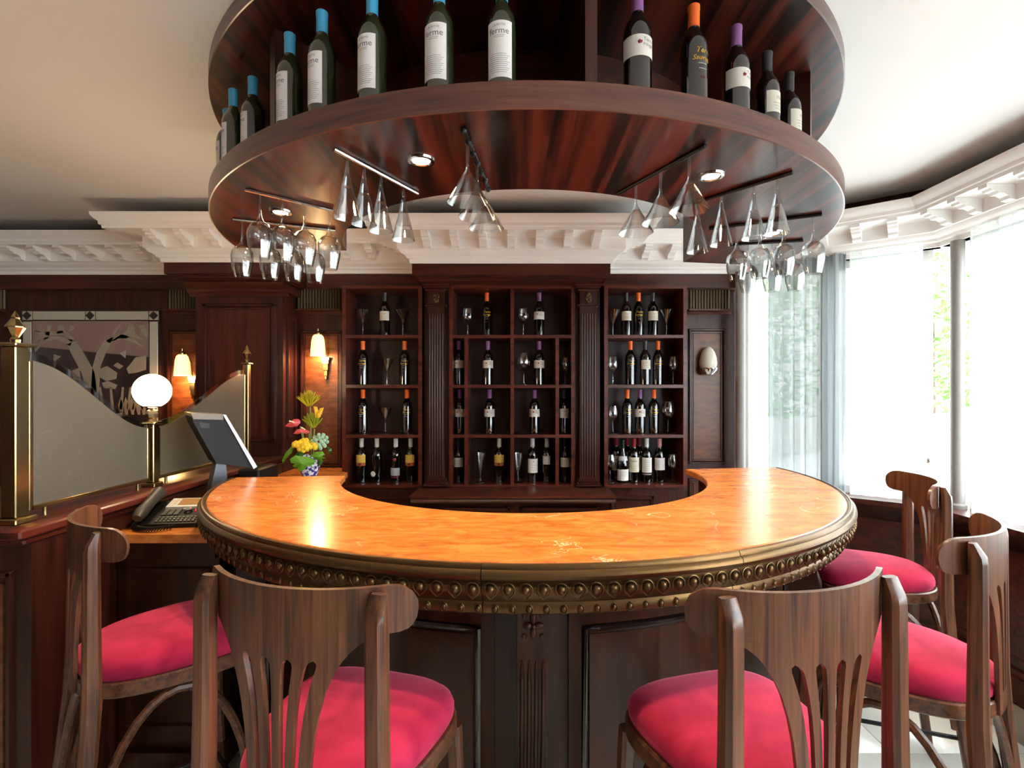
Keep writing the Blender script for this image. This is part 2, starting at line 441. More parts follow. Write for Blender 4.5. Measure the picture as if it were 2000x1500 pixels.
# wooden beams under the cornice
def beam(x0, x1, y0, lab, steps=True):
    global tnum
    m = MB()
    if steps:
        m.box(x0, x1, y0, 3.96, 2.288, ZCOR).box(x0 + .012, x1 - .012, y0 + .012, 3.96, 2.278, 2.288)
        m.box(x0 + .02, x1 - .02, y0 + .03, 3.96, 2.268, 2.278).box(x0 + .045, x1 - .045, y0 + .06, 3.96, ZB, 2.268)
    else: m.box(x0, x1, y0, 3.96, ZB, ZCOR)
    struct(m.build('trim_%d' % tnum, W_X, smooth=False), lab); tnum += 1
beam(XL, -2.26, 3.75, 'dark beam over the etched mirror', False)
beam(-2.26, -1.465, 3.39, 'projecting dark beam over the panelled pier')
beam(-1.465, -.655, 3.72, 'dark beam over the sconce panel', False)
beam(-.655, .645, 3.42, 'projecting dark beam over the middle shelves')
beam(.645, 1.62, 3.72, 'dark beam over the right shelves', False)

# ------------------------------------------------------------------ panelled wall pieces
def wallpiece(x0, x1, z0=0, z1=ZB, y=YW):
    return MB().box(x0, x1, y, 3.96, z0, z1).build('panel_backing', W_V, wb)
wallpiece(XL, -2.16); wallpiece(-1.565, -1.181); wallpiece(1.217, 1.62); wallpiece(-.626, -.438); wallpiece(.438, .641)
HB = wood('herringbone_veneer', '43200f', '7a4423', (9, 30, 30), rough=.35)
def wall_panel(px0, px1, py0, py1, y=YW):
    x0, x1 = PXX(px0, y), PXX(px1, y); z1, z0 = PZZ(py0, y), PZZ(py1, y)
    MB().box(x0, x1, y - .008, y, z0, z1).build('wall_panel', HB, wb)
    frame_moulding(MB(), x0 - .012, x1 + .012, z0 - .012, z1 + .012, y, .02, .02).build('panel_moulding', W_V, wb)
    frame_moulding(MB(), x0 + .012, x1 - .012, z0 + .012, z1 - .012, y - .004, .008, .01).build('panel_moulding', W_V, wb)
wall_panel(594, 664, 652, 905)
wall_panel(1350, 1410, 648, 900)
wall_panel(334, 388, 648, 905)
wall_panel(1350, 1410, 940, 1180)
reed = MB().lathe([(0, 0), (.0105, 0), (.0105, .172), (0, .172)], 6, a0=-90, a1=90).mesh('reed', REED)
def frieze(px0, px1, n):
    x0, x1 = PXX(px0, YW), PXX(px1, YW); z0 = PZZ(605, YW)
    b = MB().box(x0, x1, YW - .006, YW, z0, z0 + .178).build('frieze_board', REED, wb)
    for k in range(n): part('reed', reed, b, (x0 + (k + .5) * (x1 - x0) / n, YW - .004, z0 + .003))
    MB().prism([(YW, z0 - .035), (YW - .012, z0 - .035), (YW - .02, z0 - .018), (YW - .045, z0 - .012), (YW - .045, z0), (YW, z0)], 'x', x0 - .012, x1 + .012).build('ledge_moulding', W_X, wb)
frieze(581, 666, 15); frieze(1345, 1424, 14); frieze(330, 392, 11); frieze(-60, 12, 12)

# panelled pier
pr = thing('panelled_pier', 'tall dark panelled pier between the mirror and the lit wall sconce', 'pier', (-1.8625, 3.76, 0))
MB().box(-2.16, -1.565, 3.57, 3.955, 0, ZB).build('pier_body', W_V, pr, True)
MB().prism([(3.57, 2.17), (3.56, 2.17), (3.55, 2.19), (3.53, 2.2), (3.53, 2.215), (3.52, 2.22), (3.49, 2.245), (3.49, 2.258), (3.57, 2.258)], 'x', -2.2, -1.525).build('capital_moulding', W_X, pr, True)
MB().box(-1.565, -1.53, 3.57, 3.8, 2.2, 2.258).build('capital_return', W_X, pr, True)
yp = 3.57
x0, x1, z1, z0 = PXX(405, yp), PXX(533, yp), PZZ(600, yp), PZZ(856, yp)
MB().box(x0, x1, yp - .006, yp, z0, z1).build('front_panel', wood('pier_veneer', '2e120c', '562619', (26, 26, 1.6), coat=.15), pr, True)
frame_moulding(MB(), x0 - .01, x1 + .01, z0 - .01, z1 + .01, yp, .03, .026).build('panel_moulding', W_V, pr, True)
frame_moulding(MB(), x0 + .014, x1 - .014, z0 + .014, z1 - .014, yp - .003, .008, .01).build('panel_moulding', W_V, pr, True)
frame_moulding(MB(), x0 - .01, x1 + .01, .2, .78, yp, .03, .02).build('panel_moulding', W_V, pr, True)
sm = MB()
for ya, yb, za, zb in ((3.62, 3.635, z0, 2.03), (3.735, 3.75, z0, 2.03), (3.62, 3.75, z0 - .01, z0 + .005), (3.62, 3.75, 2.03, 2.045)): sm.box(-1.565, -1.547, ya, yb, za, zb)
sm.build('side_moulding', W_V, pr, True)

# ------------------------------------------------------------------ wall shelf units
YS, YSB = 3.63, 3.91
SHZ = [PZZ(654, YS), PZZ(751.5, YS), PZZ(849, YS), PZZ(947, YS)]     # shelf tops
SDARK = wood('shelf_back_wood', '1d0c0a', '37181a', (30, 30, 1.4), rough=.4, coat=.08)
def unit(x0, x1, lab, verts=()):
    t = thing('wall_shelf', lab, 'shelf', ((x0 + x1) / 2, (YS + YSB) / 2, SHZ[3] - .02))
    th = .026; top = ZB
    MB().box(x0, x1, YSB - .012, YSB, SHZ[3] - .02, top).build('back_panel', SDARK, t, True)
    MB().box(x0, x0 + th, YS, YSB - .012, SHZ[3] - .02, top).build('side_panel', W_SH, t, True)
    MB().box(x1 - th, x1, YS, YSB - .012, SHZ[3] - .02, top).build('side_panel', W_SH, t, True)
    MB().box(x0 + th, x1 - th, YS, YSB - .012, top - .022, top).build('top_panel', W_SH, t, True)
    for z in SHZ: MB().box(x0 + th, x1 - th, YS + .002, YSB - .012, z - .022, z).build('shelf_board', W_SH, t, True)
    for px, full in verts:
        x = PXX(px, YS); zs = [top - .022] + SHZ
        for k in range(0 if full else 1, 4):
            MB().box(x - .012, x + .012, YS + .001, YSB - .012, zs[k + 1], zs[k] - (.022 if k else 0)).build('divider', W_SH, t, True)
    return t
UX = {'left': (-1.181, -.626), 'middle': (-.438, .438), 'right': (.641, 1.217)}
unit(*UX['left'], 'dark red wooden wall shelf left of the middle unit, four shelves')
unit(*UX['middle'], 'wide middle wall shelf divided into compartments between fluted pilasters', ((1000.5, True), (910.5, False), (1088.5, False)))
unit(*UX['right'], 'dark red wooden wall shelf beside the egg shaped lamp, four shelves')

# pilasters
def pilaster(xc, lab):
    t = thing('fluted_pilaster', lab, 'pilaster', (xc, 3.68, .87), group='pilasters of the middle shelf')
    hw = .058; yf = 3.60
    z0, z1 = .87, ZB
    MB().box(xc - .09, xc + .09, 3.66, 3.80, z0, z1).build('backing', W_V, t, True)
    MB().box(xc - hw, xc + hw, yf, 3.66, z0 + .05, z1 - .14).build('shaft', W_V, t, True)
    zf0, zf1 = PZZ(930, yf), PZZ(613, yf)
    ridge = MB().lathe([(0, 0), (.0052, 0), (.0052, zf1 - zf0), (0, zf1 - zf0)], 6, a0=-90, a1=90).mesh('flute_ridge', W_V)
    for k in range(6):
        part('flute_ridge', ridge, t, (-.045 + k * .018, yf - 3.68, zf0 - .87))
    for i, (d, za, zb) in enumerate(((.03, 0, .016), (.022, .016, .03), (.012, .03, .05))):
        MB().bbox(xc - hw - d, xc + hw + d, yf - d, 3.66, z0 + za, z0 + zb, .003).build('base_step', W_V, t, True)
    MB().box(xc - hw, xc + hw, yf, 3.66, z1 - .14, z1 - .045).build('flower_block', W_V, t, True)
    MB().bbox(xc - hw - .016, xc + hw + .016, yf - .014, 3.66, z1 - .15, z1 - .138, .003).build('neck_moulding', W_X, t, True)
    for d, za, zb in ((.014, .045, .03), (.026, .03, .014), (.034, .014, .0)):
        MB().bbox(xc - hw - d, xc + hw + d, yf - d, 3.66, z1 - za, z1 - zb, .003).build('capital_step', W_X, t, True)
    fm = MB()
    for k in range(6):
        a = k * PI / 3 + .3; fm.ball((xc + .013 * math.cos(a), yf - .003, z1 - .092 + .024 * math.sin(a)), .012, 8, 6, (.9, .6, 1.2))
    fm.ball((xc, yf - .006, z1 - .092), .009, 8, 6); fm.build('carved_flower', plain('carved_bronze', '5a4028', .3, metal=.5), t, True)
pilaster(PXX(851.5, 3.6), 'fluted dark wooden pilaster between the left and middle shelves')
pilaster(PXX(1149, 3.6), 'fluted dark wooden pilaster between the middle and right shelves')

# back bar below the shelves
bb = thing('back_bar_cabinet', 'low dark cabinet behind the bar below the wall shelves', 'cabinet', (0, 3.75, 0))
MB().box(-1.181, 1.217, 3.66, 3.95, 0, SHZ[3] - .025).build('cabinet_body', W_V, bb, True)
MB().box(-.5, .62, 3.40, 3.66, 0, .80).build('projecting_body', W_X, bb, True)
for xa, xb, y in ((.70, .98, 3.66), (-1.12, -.62, 3.66)): frame_moulding(MB(), xa, xb, .2, .78, y, .03, .02).build('panel_moulding', W_V, bb, True)
for xa, xb in ((-.46, -.02), (.06, .56)): frame_moulding(MB(), xa, xb, .12, .76, 3.40, .03, .02).build('panel_moulding', W_V, bb, True)
lp = [(3.66, .862), (3.31, .862), (3.30, .856), (3.30, .846), (3.315, .84), (3.31, .826), (3.32, .814), (3.35, .806), (3.37, .802), (3.66, .802)]
tag(MB().prism(lp, 'x', -.645, .66).build('back_bar_ledge', W_X, None, True), 'worn dark wooden ledge with rounded edge below the middle shelves', 'ledge')

# ------------------------------------------------------------------ etched mirror, far left
ym = YW - .02
mr = thing('etched_mirror', 'rectangular mirror etched with palm trees, pearly tile border', 'mirror', (PXX(178, ym), ym, PZZ(905, ym)))
mg = bpy.data.materials.new('mirror_silver'); mg.use_nodes = True
b_ = mg.node_tree.nodes['Principled BSDF']; b_.inputs['Metallic'].default_value = 1; b_.inputs['Roughness'].default_value = .02; b_.inputs['Base Color'].default_value = (.46, .43, .41, 1)
PEARL = plain('pearl_glass', 'b9b4a2', .25, bscale=18, coat=.4)
ETCH = plain('etched_frost', '9a8d7c', .7)
LEAD = plain('lead_line', '2a1d18', .5)
def mx_(px): return PXX(px, ym)
def mz_(py): return PZZ(py, ym)
MB().box(mx_(44), mx_(311), ym, YW, mz_(905), mz_(606)).build('backing_board', LEAD, mr, True)
MB().box(mx_(64), mx_(291), ym - .004, ym, mz_(900), mz_(627)).build('mirror_glass', mg, mr, True)
for a, b, c, d in ((46, 62, 628, 760), (46, 62, 762, 900), (293, 309, 628, 760), (293, 309, 762, 900), (65, 166, 608, 625), (188, 290, 608, 625)):
    MB().bbox(mx_(a), mx_(b), ym - .006, ym, mz_(d), mz_(c), .002).build('border_tile', PEARL, mr, True)
for c in (54, 177, 301):
    MB().box(mx_(c - 9), mx_(c + 9), ym - .005, ym, mz_(625), mz_(608)).build('corner_tile', PEARL, mr, True)
    MB().prism([(mx_(c - 9), mz_(616.5)), (mx_(c), mz_(608)), (mx_(c + 9), mz_(616.5)), (mx_(c), mz_(625))], 'y', ym - .008, ym - .005).build('diamond_tile', LEAD, mr, True)
def etch(pts): MB().prism([(mx_(x / 5), mz_(600 + y / 5)) for x, y in pts], 'y', ym - .0055, ym - .004).build('etched_shape', ETCH, mr, True)
etch([(880, 900), (800, 640), (690, 430), (660, 360), (740, 330), (830, 460), (930, 640), (960, 900)])
etch([(890, 900), (905, 600), (950, 440), (1030, 320), (1110, 300), (1040, 440), (985, 580), (965, 900)])
for f_ in ([(690, 380), (560, 320), (440, 340), (350, 440), (340, 400), (420, 300), (560, 280), (720, 320)], [(700, 340), (620, 270), (480, 280), (330, 230), (480, 240), (640, 230), (740, 310)],
           [(1040, 330), (1160, 250), (1300, 300), (1420, 400), (1300, 340), (1180, 300), (1080, 350)], [(1060, 310), (1140, 200), (1180, 170), (1130, 260), (1090, 330)],
           [(1090, 330), (1240, 230), (1260, 170), (1310, 170), (1330, 260), (1420, 330), (1280, 290), (1150, 330)], [(1360, 170), (1410, 170), (1440, 240), (1440, 300), (1380, 240)],
           [(350, 180), (400, 180), (390, 300), (340, 380)], [(470, 175), (510, 180), (480, 300), (430, 330)], [(580, 180), (630, 180), (620, 250), (560, 260)], [(690, 180), (740, 180), (720, 230), (670, 240)],
           [(990, 600), (1050, 575), (1150, 640), (1140, 700), (1040, 720), (970, 680)], [(1000, 740), (1060, 720), (1150, 760), (1130, 800), (1020, 790)],
           [(1240, 600), (1330, 490), (1430, 475), (1430, 610), (1340, 640), (1260, 650)], [(1110, 570), (1150, 540), (1210, 575), (1170, 605)], [(1170, 450), (1240, 420), (1230, 500)],
           [(530, 460), (600, 480), (550, 520), (540, 620), (520, 620)], [(700, 620), (780, 590), (790, 720), (720, 700)]): etch(f_)
for x_, lean in ((1000, 30), (1090, 15), (1170, -25), (1240, -30), (1290, -70), (1370, -80)):
    etch([(x_, 1000), (x_ - lean, 780), (x_ - lean + 18, 780), (x_ + 28, 1000)])
for x_ in (1180, 1230, 1290, 1350, 1400):
    etch([(x_, 1050), (x_ - 22, 960), (x_, 880), (x_ + 26, 940), (x_ + 22, 1050)])

# ------------------------------------------------------------------ bar: base, bronze rim, marble top
A0, A1 = -84, 98
bar = thing('bar_counter', 'round horseshoe bar with dark panels and carved bronze rim', 'bar', (CX, CY, 0))
MB().arcsweep([(.92, .012), (1.16, .012), (1.16, 1.0), (1.30, 1.0), (1.30, 1.088), (.92, 1.088)], A0 + 1, A1 - 1, 90).build('bar_body', W_BAR, bar, True)
MB().arcsweep([(1.16, .012), (1.20, .012), (1.20, .11), (1.18, .13), (1.16, .13)], A0 + 1, A1 - 1, 90).build('plinth', W_BAR, bar, True)
def bp(r, a, z): x, y = PA(r, a); return (x, y, z)
for pa, pb in ((-82, -65.5), (-54.5, -5), (5, 54.5), (65.5, 96)):
    for ua, ub, za, zb in ((pa, pa + 1.7, .14, .995), (pb - 1.7, pb, .14, .995), (pa + 1.7, pb - 1.7, .888, .995), (pa + 1.7, pb - 1.7, .14, .2)):
        MB().arcsweep([(1.16, za), (1.176, za), (1.176, zb), (1.16, zb)], ua, ub, max(2, int((ub - ua) / 2))).build('panel_frame', W_BAR, bar, True)
    ia, ib, za, zb = pa + 2.1, pb - 2.1, .212, .876
    n = max(4, int((ib - ia) / 2))
    pts = [bp(1.172, ia + (ib - ia) * i / n, zb) for i in range(n + 1)] + [bp(1.172, ib - (ib - ia) * i / n, za) for i in range(n + 1)]
    MB().tube(pts, .010, 8, True).build('panel_bead', plain('dark_bead_lacquer', '1a0f0d', .22, coat=.4), bar, True)
    MB().arcsweep([(1.16, za + .02), (1.168, za + .02), (1.168, zb - .02), (1.16, zb - .02)], ia + .8, ib - .8, n).build('panel', W_BAR, bar, True)
# corbels
cp = [(1.16, .985), (1.285, .985), (1.285, .898), (1.262, .893), (1.262, .85), (1.272, .80), (1.268, .72), (1.245, .62), (1.215, .5), (1.2, .38), (1.205, .3), (1.22, .25), (1.22, .14), (1.16, .14)]
cor = MB().prism([(-r, z) for r, z in cp], 'x', -.04, .04).mesh('corbel', W_BAR)
fl_pts = [(1.264, .84), (1.274, .80), (1.270, .72), (1.247, .62), (1.217, .5), (1.202, .38)]
flu = MB()
flute = MB().tube([(0, -r, z) for r, z in fl_pts], [.002, .006, .006, .006, .006, .003], 6).mesh('flute', W_BAR)
ros = MB().box(-.03, .03, -1.291, -1.284, .905, .975)
rosm = MB()
for k in range(4):
    a = k * PI / 2; rosm.ball((.014 * math.cos(a), -1.292, .94 + .019 * math.sin(a)), .011, 8, 6, (1.1 if k % 2 == 0 else .75, .7, .8 if k % 2 == 0 else 1.3))
for sx in (-1, 1):
    for sz in (-1, 1): rosm.ball((sx * .022, -1.291, .94 + sz * .026), .007, 6, 4, (1, .6, 1))
rosm.ball((0, -1.297, .94), .006, 8, 6)
rosm = rosm.mesh('carved_rosette', W_BAR); rosb = MB().box(-.028, .028, -1.289, -1.284, .9, .98).mesh('rosette_panel', W_BAR)
for a in (-60, 0, 60):
    c = part('corbel', cor, bar, (0, 0, 0), R(a))
    for k in range(4): part('flute', flute, c, (-.027 + k * .018, 0, 0))
    part('rosette_panel', rosb, c); part('carved_rosette', rosm, c)
# bronze rim in lengths with fine joints
RIM = [(1.30, 1.0), (1.348, .992), (1.352, .996), (1.354, 1.014), (1.350, 1.022), (1.352, 1.026), (1.357, 1.029), (1.366, 1.043), (1.369, 1.05), (1.377, 1.053), (1.377, 1.068),
       (1.370, 1.073), (1.368, 1.077), (1.378, 1.08), (1.384, 1.086), (1.388, 1.094), (1.386, 1.103), (1.380, 1.108), (1.377, 1.108), (1.376, 1.115), (1.373, 1.1195), (1.3685, 1.1205), (1.366, 1.117), (1.358, 1.117), (1.30, 1.085)]
cuts = [A0, -61.6, -33.6, -5.2, 22.4, 50.4, 78.2, A1]
egg = MB()
egg.ball((0, 0, 0), .0105, 10, 8, (1, .85, 1.05))
rg = [(.0165 * math.cos(t), -.0005, .0165 * math.sin(t)) for t in [R(-60 + 20 * k) for k in range(16)]]
egg.tube(rg + [(0, -.001, -.0215)], .0018, 5, True)
egg = egg.mesh('egg_ornament', BRONZE)
bead = MB().ball((0, 0, 0), .0085, 8, 6, (.75, .6, 1)); bead.tube([(.0075 * math.cos(t), 0, .0105 * math.sin(t)) for t in [2 * PI * k / 12 for k in range(12)]], .0016, 4, True)
bead = bead.mesh('bead_ornament', BRONZE)
for a, b in zip(cuts[:-1], cuts[1:]):
    seg = MB().arcsweep(RIM, a + .045, b - .045, max(6, int((b - a) / 1.2))).build('bronze_rim', BRONZE, bar, True)
    n = int(round((b - a) / 1.76))
    for k in range(n):
        aa = a + (k + .5) * (b - a) / n
        part('egg_ornament', egg, seg, (1.378 * math.sin(R(aa)), -1.378 * math.cos(R(aa)), 1.0605), R(aa))
        part('bead_ornament', bead, seg, (1.354 * math.sin(R(aa + .4)), -1.354 * math.cos(R(aa + .4)), 1.006), R(aa + .4))
mt = MB().arcsweep([(.862, 1.089), (1.353, 1.089), (1.357, 1.092), (1.357, 1.117), (1.354, 1.120), (.862, 1.120), (.858, 1.116), (.858, 1.093)], A0, A1, 96)
tag(mt.build('marble_worktop', MARBLE, None, True), 'polished orange marble top of the horseshoe bar', 'counter top')

# ------------------------------------------------------------------ canopy over the bar
ZK = 2.199
can = thing('bar_canopy', 'round two tier wooden canopy shelf hanging from the ceiling over the bar', 'canopy', (CX, CY, ZK))
RO, RI = 1.350, .851
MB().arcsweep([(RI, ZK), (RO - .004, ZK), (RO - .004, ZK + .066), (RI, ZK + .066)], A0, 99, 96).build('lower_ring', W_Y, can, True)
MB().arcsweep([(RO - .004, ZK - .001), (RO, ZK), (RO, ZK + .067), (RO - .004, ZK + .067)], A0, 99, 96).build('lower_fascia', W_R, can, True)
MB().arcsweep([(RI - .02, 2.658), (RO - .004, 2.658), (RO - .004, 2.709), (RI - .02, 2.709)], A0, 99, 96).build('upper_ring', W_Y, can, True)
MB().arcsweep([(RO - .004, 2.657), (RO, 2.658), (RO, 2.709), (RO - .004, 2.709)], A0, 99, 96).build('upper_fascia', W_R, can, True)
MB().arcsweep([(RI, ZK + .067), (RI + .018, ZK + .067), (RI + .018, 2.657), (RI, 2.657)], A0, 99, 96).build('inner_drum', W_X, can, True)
dv = MB().box(-.016, .016, -1.25, -.87, ZK + .068 - ZK, 2.656 - ZK).mesh('divider', W_V)
for a in (-83, -40, 7, 54, 98): part('divider', dv, can, (0, 0, 0), R(a))
RAILS = {'A': ((652, 291), (815, 378)), 'B': ((478, 370), (650, 411)), 'C': ((455, 428), (655, 450)), 'D': ((905, 250), (953, 366)),
         'E': ((1378, 285), (1208, 378)), 'F': ((1548, 337), (1345, 400)), 'G': ((1605, 419), (1385, 447)), 'H': ((1568, 470), (1425, 478))}
for k, (p, q) in RAILS.items():
    a = on_plane(*p, ZK - .006); b = on_plane(*q, ZK - .006)
    MB().tube([(a[0], a[1], ZK - .006), (b[0], b[1], ZK - .006)], .006, 8).build('glass_rail', CHROME if k in 'ABC' else BLACK, can, True)
    if k == 'D':
        for i in range(7):
            t = i / 6; MB().ball((a[0] * (1 - t) + b[0] * t, a[1] * (1 - t) + b[1] * t, ZK - .012), .010, 8, 6).build('rail_clip', BLACK, can, True)
# downlights
EM = plain('lamp_glow', 'ffd9a0', .5, emit='ffd9a0', es=60)
for a, lab in ((-16.5, 'bright round downlight in the canopy left of the hanging martini glasses'), (-55.4, 'bright round downlight in the canopy above the left tulip glasses'),
               (30.5, 'round downlight in the canopy beside the right martini glasses'), (70.4, 'round downlight in the canopy above the right tulip glasses')):
    x, y = PA(1.119, a)
    t = thing('downlight', lab, 'lamp', (x, y, ZK - .004), group='downlights in the canopy')
    MB().lathe([(.026, .004), (.026, .0), (.03, -.003), (.039, -.002), (.041, .004)], 24).build('trim_ring', NICKEL, t)
    MB().lathe([(0, .001), (.026, .001)], 24).build('bulb', EM, t)
    ld = bpy.data.lights.new('downlight_beam', 'SPOT'); ld.energy = 38; ld.color = (1, .73, .44); ld.spot_size = R(128); ld.spot_blend = .55; ld.shadow_soft_size = .022
    lo = bpy.data.objects.new('downlight_beam', ld); COL.objects.link(lo); lo.parent = t; lo.location = (0, 0, -.012)

# ------------------------------------------------------------------ glassware
def gl_mesh(name, prof, n=24): return MB().lathe(prof, n).mesh(name, GLASS)
def foot(r=.034): return [(0, 0), (r, 0), (r, .002), (.012, .005), (.0042, .011)]
G_UP = {
 'martini': gl_mesh('bowl', foot(.033) + [(.0038, .03), (.0035, .082), (.006, .088), (.052, .186), (.0505, .186), (.005, .0905), (0, .09)]),
 'wine': gl_mesh('bowl', foot() + [(.0036, .04), (.0036, .085), (.008, .092), (.024, .102), (.036, .122), (.0385, .14), (.036, .168), (.029, .2), (.028, .2), (.0345, .168), (.037, .14), (.0345, .123), (.022, .104), (0, .095)]),
 'big': gl_mesh('bowl', foot(.037) + [(.0038, .045), (.0038, .095), (.009, .102), (.03, .116), (.044, .142), (.0465, .16), (.042, .195), (.032, .228), (.031, .228), (.0405, .195), (.045, .16), (.0425, .143), (.028, .118), (0, .105)]),
 'flute': gl_mesh('bowl', foot(.036) + [(.0045, .035), (.0042, .07), (.009, .08), (.02, .11), (.04, .21), (.0388, .21), (.019, .112), (.006, .084), (0, .083)])}
G_DN = {  # hung head down from the slot: z from 0 downward, foot held in the slot
 'cone': gl_mesh('bowl', [(0, .002), (.0036, .0), (.0045, -.02), (.0085, -.05), (.015, -.08), (.0375, -.172), (.0365, -.172), (.0135, -.083), (.004, -.08), (0, -.08)]),
 'martini': gl_mesh('bowl', [(0, .002), (.0042, 0), (.0036, -.05), (.0055, -.072), (.012, -.082), (.0555, -.158), (.0543, -.158), (.011, -.086), (0, -.084)]),
 'tulip': gl_mesh('bowl', [(0, .002), (.0036, 0), (.0036, -.055), (.0052, -.075), (.012, -.092), (.03, -.104), (.0395, -.122), (.0415, -.138), (.039, -.17), (.0285, -.218), (.0275, -.218), (.0378, -.17), (.040, -.138), (.038, -.123), (.029, -.106), (.01, -.096), (0, -.094)])}
def hang(kind, px, py, label, group):
    x, y = on_plane(px, py, ZK)
    o = bpy.data.objects.new({'cone': 'cone_glass', 'martini': 'martini_glass', 'tulip': 'wine_glass'}[kind], G_DN[kind])
    COL.objects.link(o); o.location = (x, y, ZK - .006); tag(o, label, 'glass', group)
ORD = ['first', 'second', 'third', 'fourth']
for i, p in enumerate(((678, 304), (711, 321), (744, 340), (788, 363))): hang('cone', *p, 'slender cone glass hanging upside down from the left chrome rail, %s from the left' % ORD[i], 'cone glasses on the left chrome rail')
for i, p in enumerate(((913, 276), (932, 315), (950, 345))): hang('martini', *p, 'martini glass hanging from the black clip rail near the canopy centre, %s from the camera' % ['nearest', 'middle', 'farthest'][i], 'martini glasses on the black clip rail')
for i, p in enumerate(((508, 376), (552, 386), (595, 397), (643, 408))): hang('tulip', *p, 'tulip wine glass hanging in the upper left row, %s from the left' % ORD[i], 'upper left row of tulip glasses')
for i, p in enumerate(((473, 430), (528, 436), (573, 441), (615, 446))): hang('tulip', *p, 'tulip wine glass hanging in the lower left row behind, %s from the left' % ORD[i], 'lower left row of tulip glasses')
for i, p in enumerate(((1242, 356), (1290, 330), (1346, 298))): hang('martini', *p, 'wide martini glass hanging from the right black slot, %s from the left' % ORD[i], 'martini glasses on the right slot')
for i, p in enumerate(((1362, 395), (1409, 376), (1472, 359), (1518, 346))): hang('cone', *p, 'slender cone glass hanging from the right black slot, %s from the left' % ORD[i], 'cone glasses on the right slot')
for i, p in enumerate(((1439, 441), (1484, 434), (1530, 428), (1588, 421))): hang('tulip', *p, 'tulip wine glass hanging in the front right row, %s from the left' % ORD[i], 'front right row of tulip glasses')
for i, p in enumerate(((1461, 475), (1508, 473), (1552, 471))): hang('tulip', *p, 'tulip wine glass hanging in the back right row, %s from the left' % ORD[i], 'back right row of tulip glasses')

# ------------------------------------------------------------------ bottles
BG = plain('black_bottle_glass', '0b0a0a', .06, spec=.8, coat=.6)
GG = plain('green_bottle_glass', '2c3320', .08, spec=.8, coat=.5)
BODY = [(0, 0), (.033, 0), (.0365, .004), (.0368, .19), (.035, .206), (.029, .222), (.019, .237), (.0148, .251), (.0142, .30), (.0155, .302), (.0155, .312), (0, .312)]
BURG = [(0, 0), (.038, 0), (.041, .004), (.041, .125), (.037, .155), (.026, .19), (.0175, .22), (.0148, .25), (.0142, .29), (.0155, .292), (.0155, .30), (0, .30)]
def capm(name, col, z0=.252, zt=.3145, rough=.35): return MB().lathe([(.0152, z0), (.0155, z0 + .002), (.0155, zt - .015), (.0165, zt - .013), (.0165, zt - .002), (.014, zt), (0, zt)], 18).mesh('cap', plain('capsule_' + name, col, rough))
def labm(z0, z1, arc, col, r=.0374, name='label'): return MB().lathe([(r, z0), (r, z1)], 14, a0=-arc / 2, a1=arc / 2).mesh(name, plain('paper_' + col, col, .8))
PRT = plain('grey_print', '6a5f5c', .8); GOLD = plain('gold_print', 'd9a92c', .35, metal=.4); REDP = plain('red_print', '8c2430', .7); WPR = plain('white_print', 'd8d2c8', .7)
def dots(mb, r, z, ang, n, s):
    for k in range(n):
        a = k * 2.4; q = s * .42 * math.sqrt(k)
        mb.ball((r * math.sin(ang + q * math.cos(a) / r), -r * math.cos(ang + q * math.cos(a) / r), z + q * math.sin(a) * .8), s * (.55 if k else .9), 6, 4, (1, .3, 1))
    return mb
def lines(mb, r, z0, z1, n, w):
    for k in range(n):
        z = z0 + (z1 - z0) * k / max(n - 1, 1); ww = w * (.75 + .25 * ((k * 7) % 3) / 2)
        mb.lathe([(r, z), (r, z + .0012)], 6, a0=-ww / 2, a1=ww / 2)
    return mb
KINDS = {}
def kind(key, desc, body, gm, cap, labels, prints):
    bm_ = MB().lathe(body, 24).mesh('bottle', gm)
    KINDS[key] = (desc, bm_, cap, labels, [(nm, m.mesh('print', mt_, smooth=False)) for nm, m, mt_ in prints])
rL = .0378
kind('orange', 'black bottle with orange cap and gold script', BODY, BG, capm('orange', 'f26a1b'), [],
     [('lettering', wrap_text(wrap_text(MB(), 'Terre', .022, .0371, .165, .12, .3), 'Sauvage', .019, .0371, .146, 0, .3), GOLD), ('small_lettering', lines(MB(), .0371, .122, .136, 2, 50), WPR), ('red_lettering', lines(MB(), .0371, .098, .102, 2, 30), REDP)])
kind('purple', 'black bottle with purple cap and wide cream label', BODY, BG, capm('purple', '85518f'), [labm(.12, .175, 200, 'ded8cf')],
     [('lettering', wrap_text(wrap_text(MB(), 'Terre', .0135, rL, .158, .38), 'rouge', .0135, rL, .146, .38), PRT), ('berry_emblem', dots(MB(), rL, .155, -.28, 9, .0042), REDP)])
kind('black', 'black bottle with black cap and cream label', BODY, BG, capm('charcoal', '2a2c2f'), [labm(.112, .178, 130, 'd9d3c3')],
     [('lettering', wrap_text(MB(), 'ITHI', .0135, rL, .152), PRT), ('fine_lettering', lines(MB(), rL, .122, .14, 3, 70), PRT)])
kind('blue', 'green bottle with blue cap and tall white label', BODY, GG, capm('blue', '3fa9d6'), [labm(.042, .184, 108, 'ece8e6')],
     [('lettering', wrap_text(wrap_text(MB(), 'LA PETITE', .0075, rL, .170), 'ferme', .0225, rL, .151), PRT), ('fine_lettering', lines(lines(MB(), rL, .142, .146, 2, 50), rL, .054, .1, 10, 84), plain('pale_print', '9d9490', .8))])
kind('yellow', 'black bottle with white cap, yellow label and orange seal', BODY, BG, capm('ivory', 'd8d3c8'), [labm(.142, .198, 130, 'e2b84e'), labm(.12, .141, 130, 'b4562a')],
     [('seal', dots(MB(), rL, .131, 0, 1, .011), plain('seal_dark', '5a1c12', .6))])
kind('round', 'slim black bottle with pale cap and small round white label', BODY, BG, capm('cork', 'cfc6ba'), [],
     [('round_label', dots(MB(), .0366, .062, -.35, 1, .024), plain('paper_round', 'dcdad5', .7))])
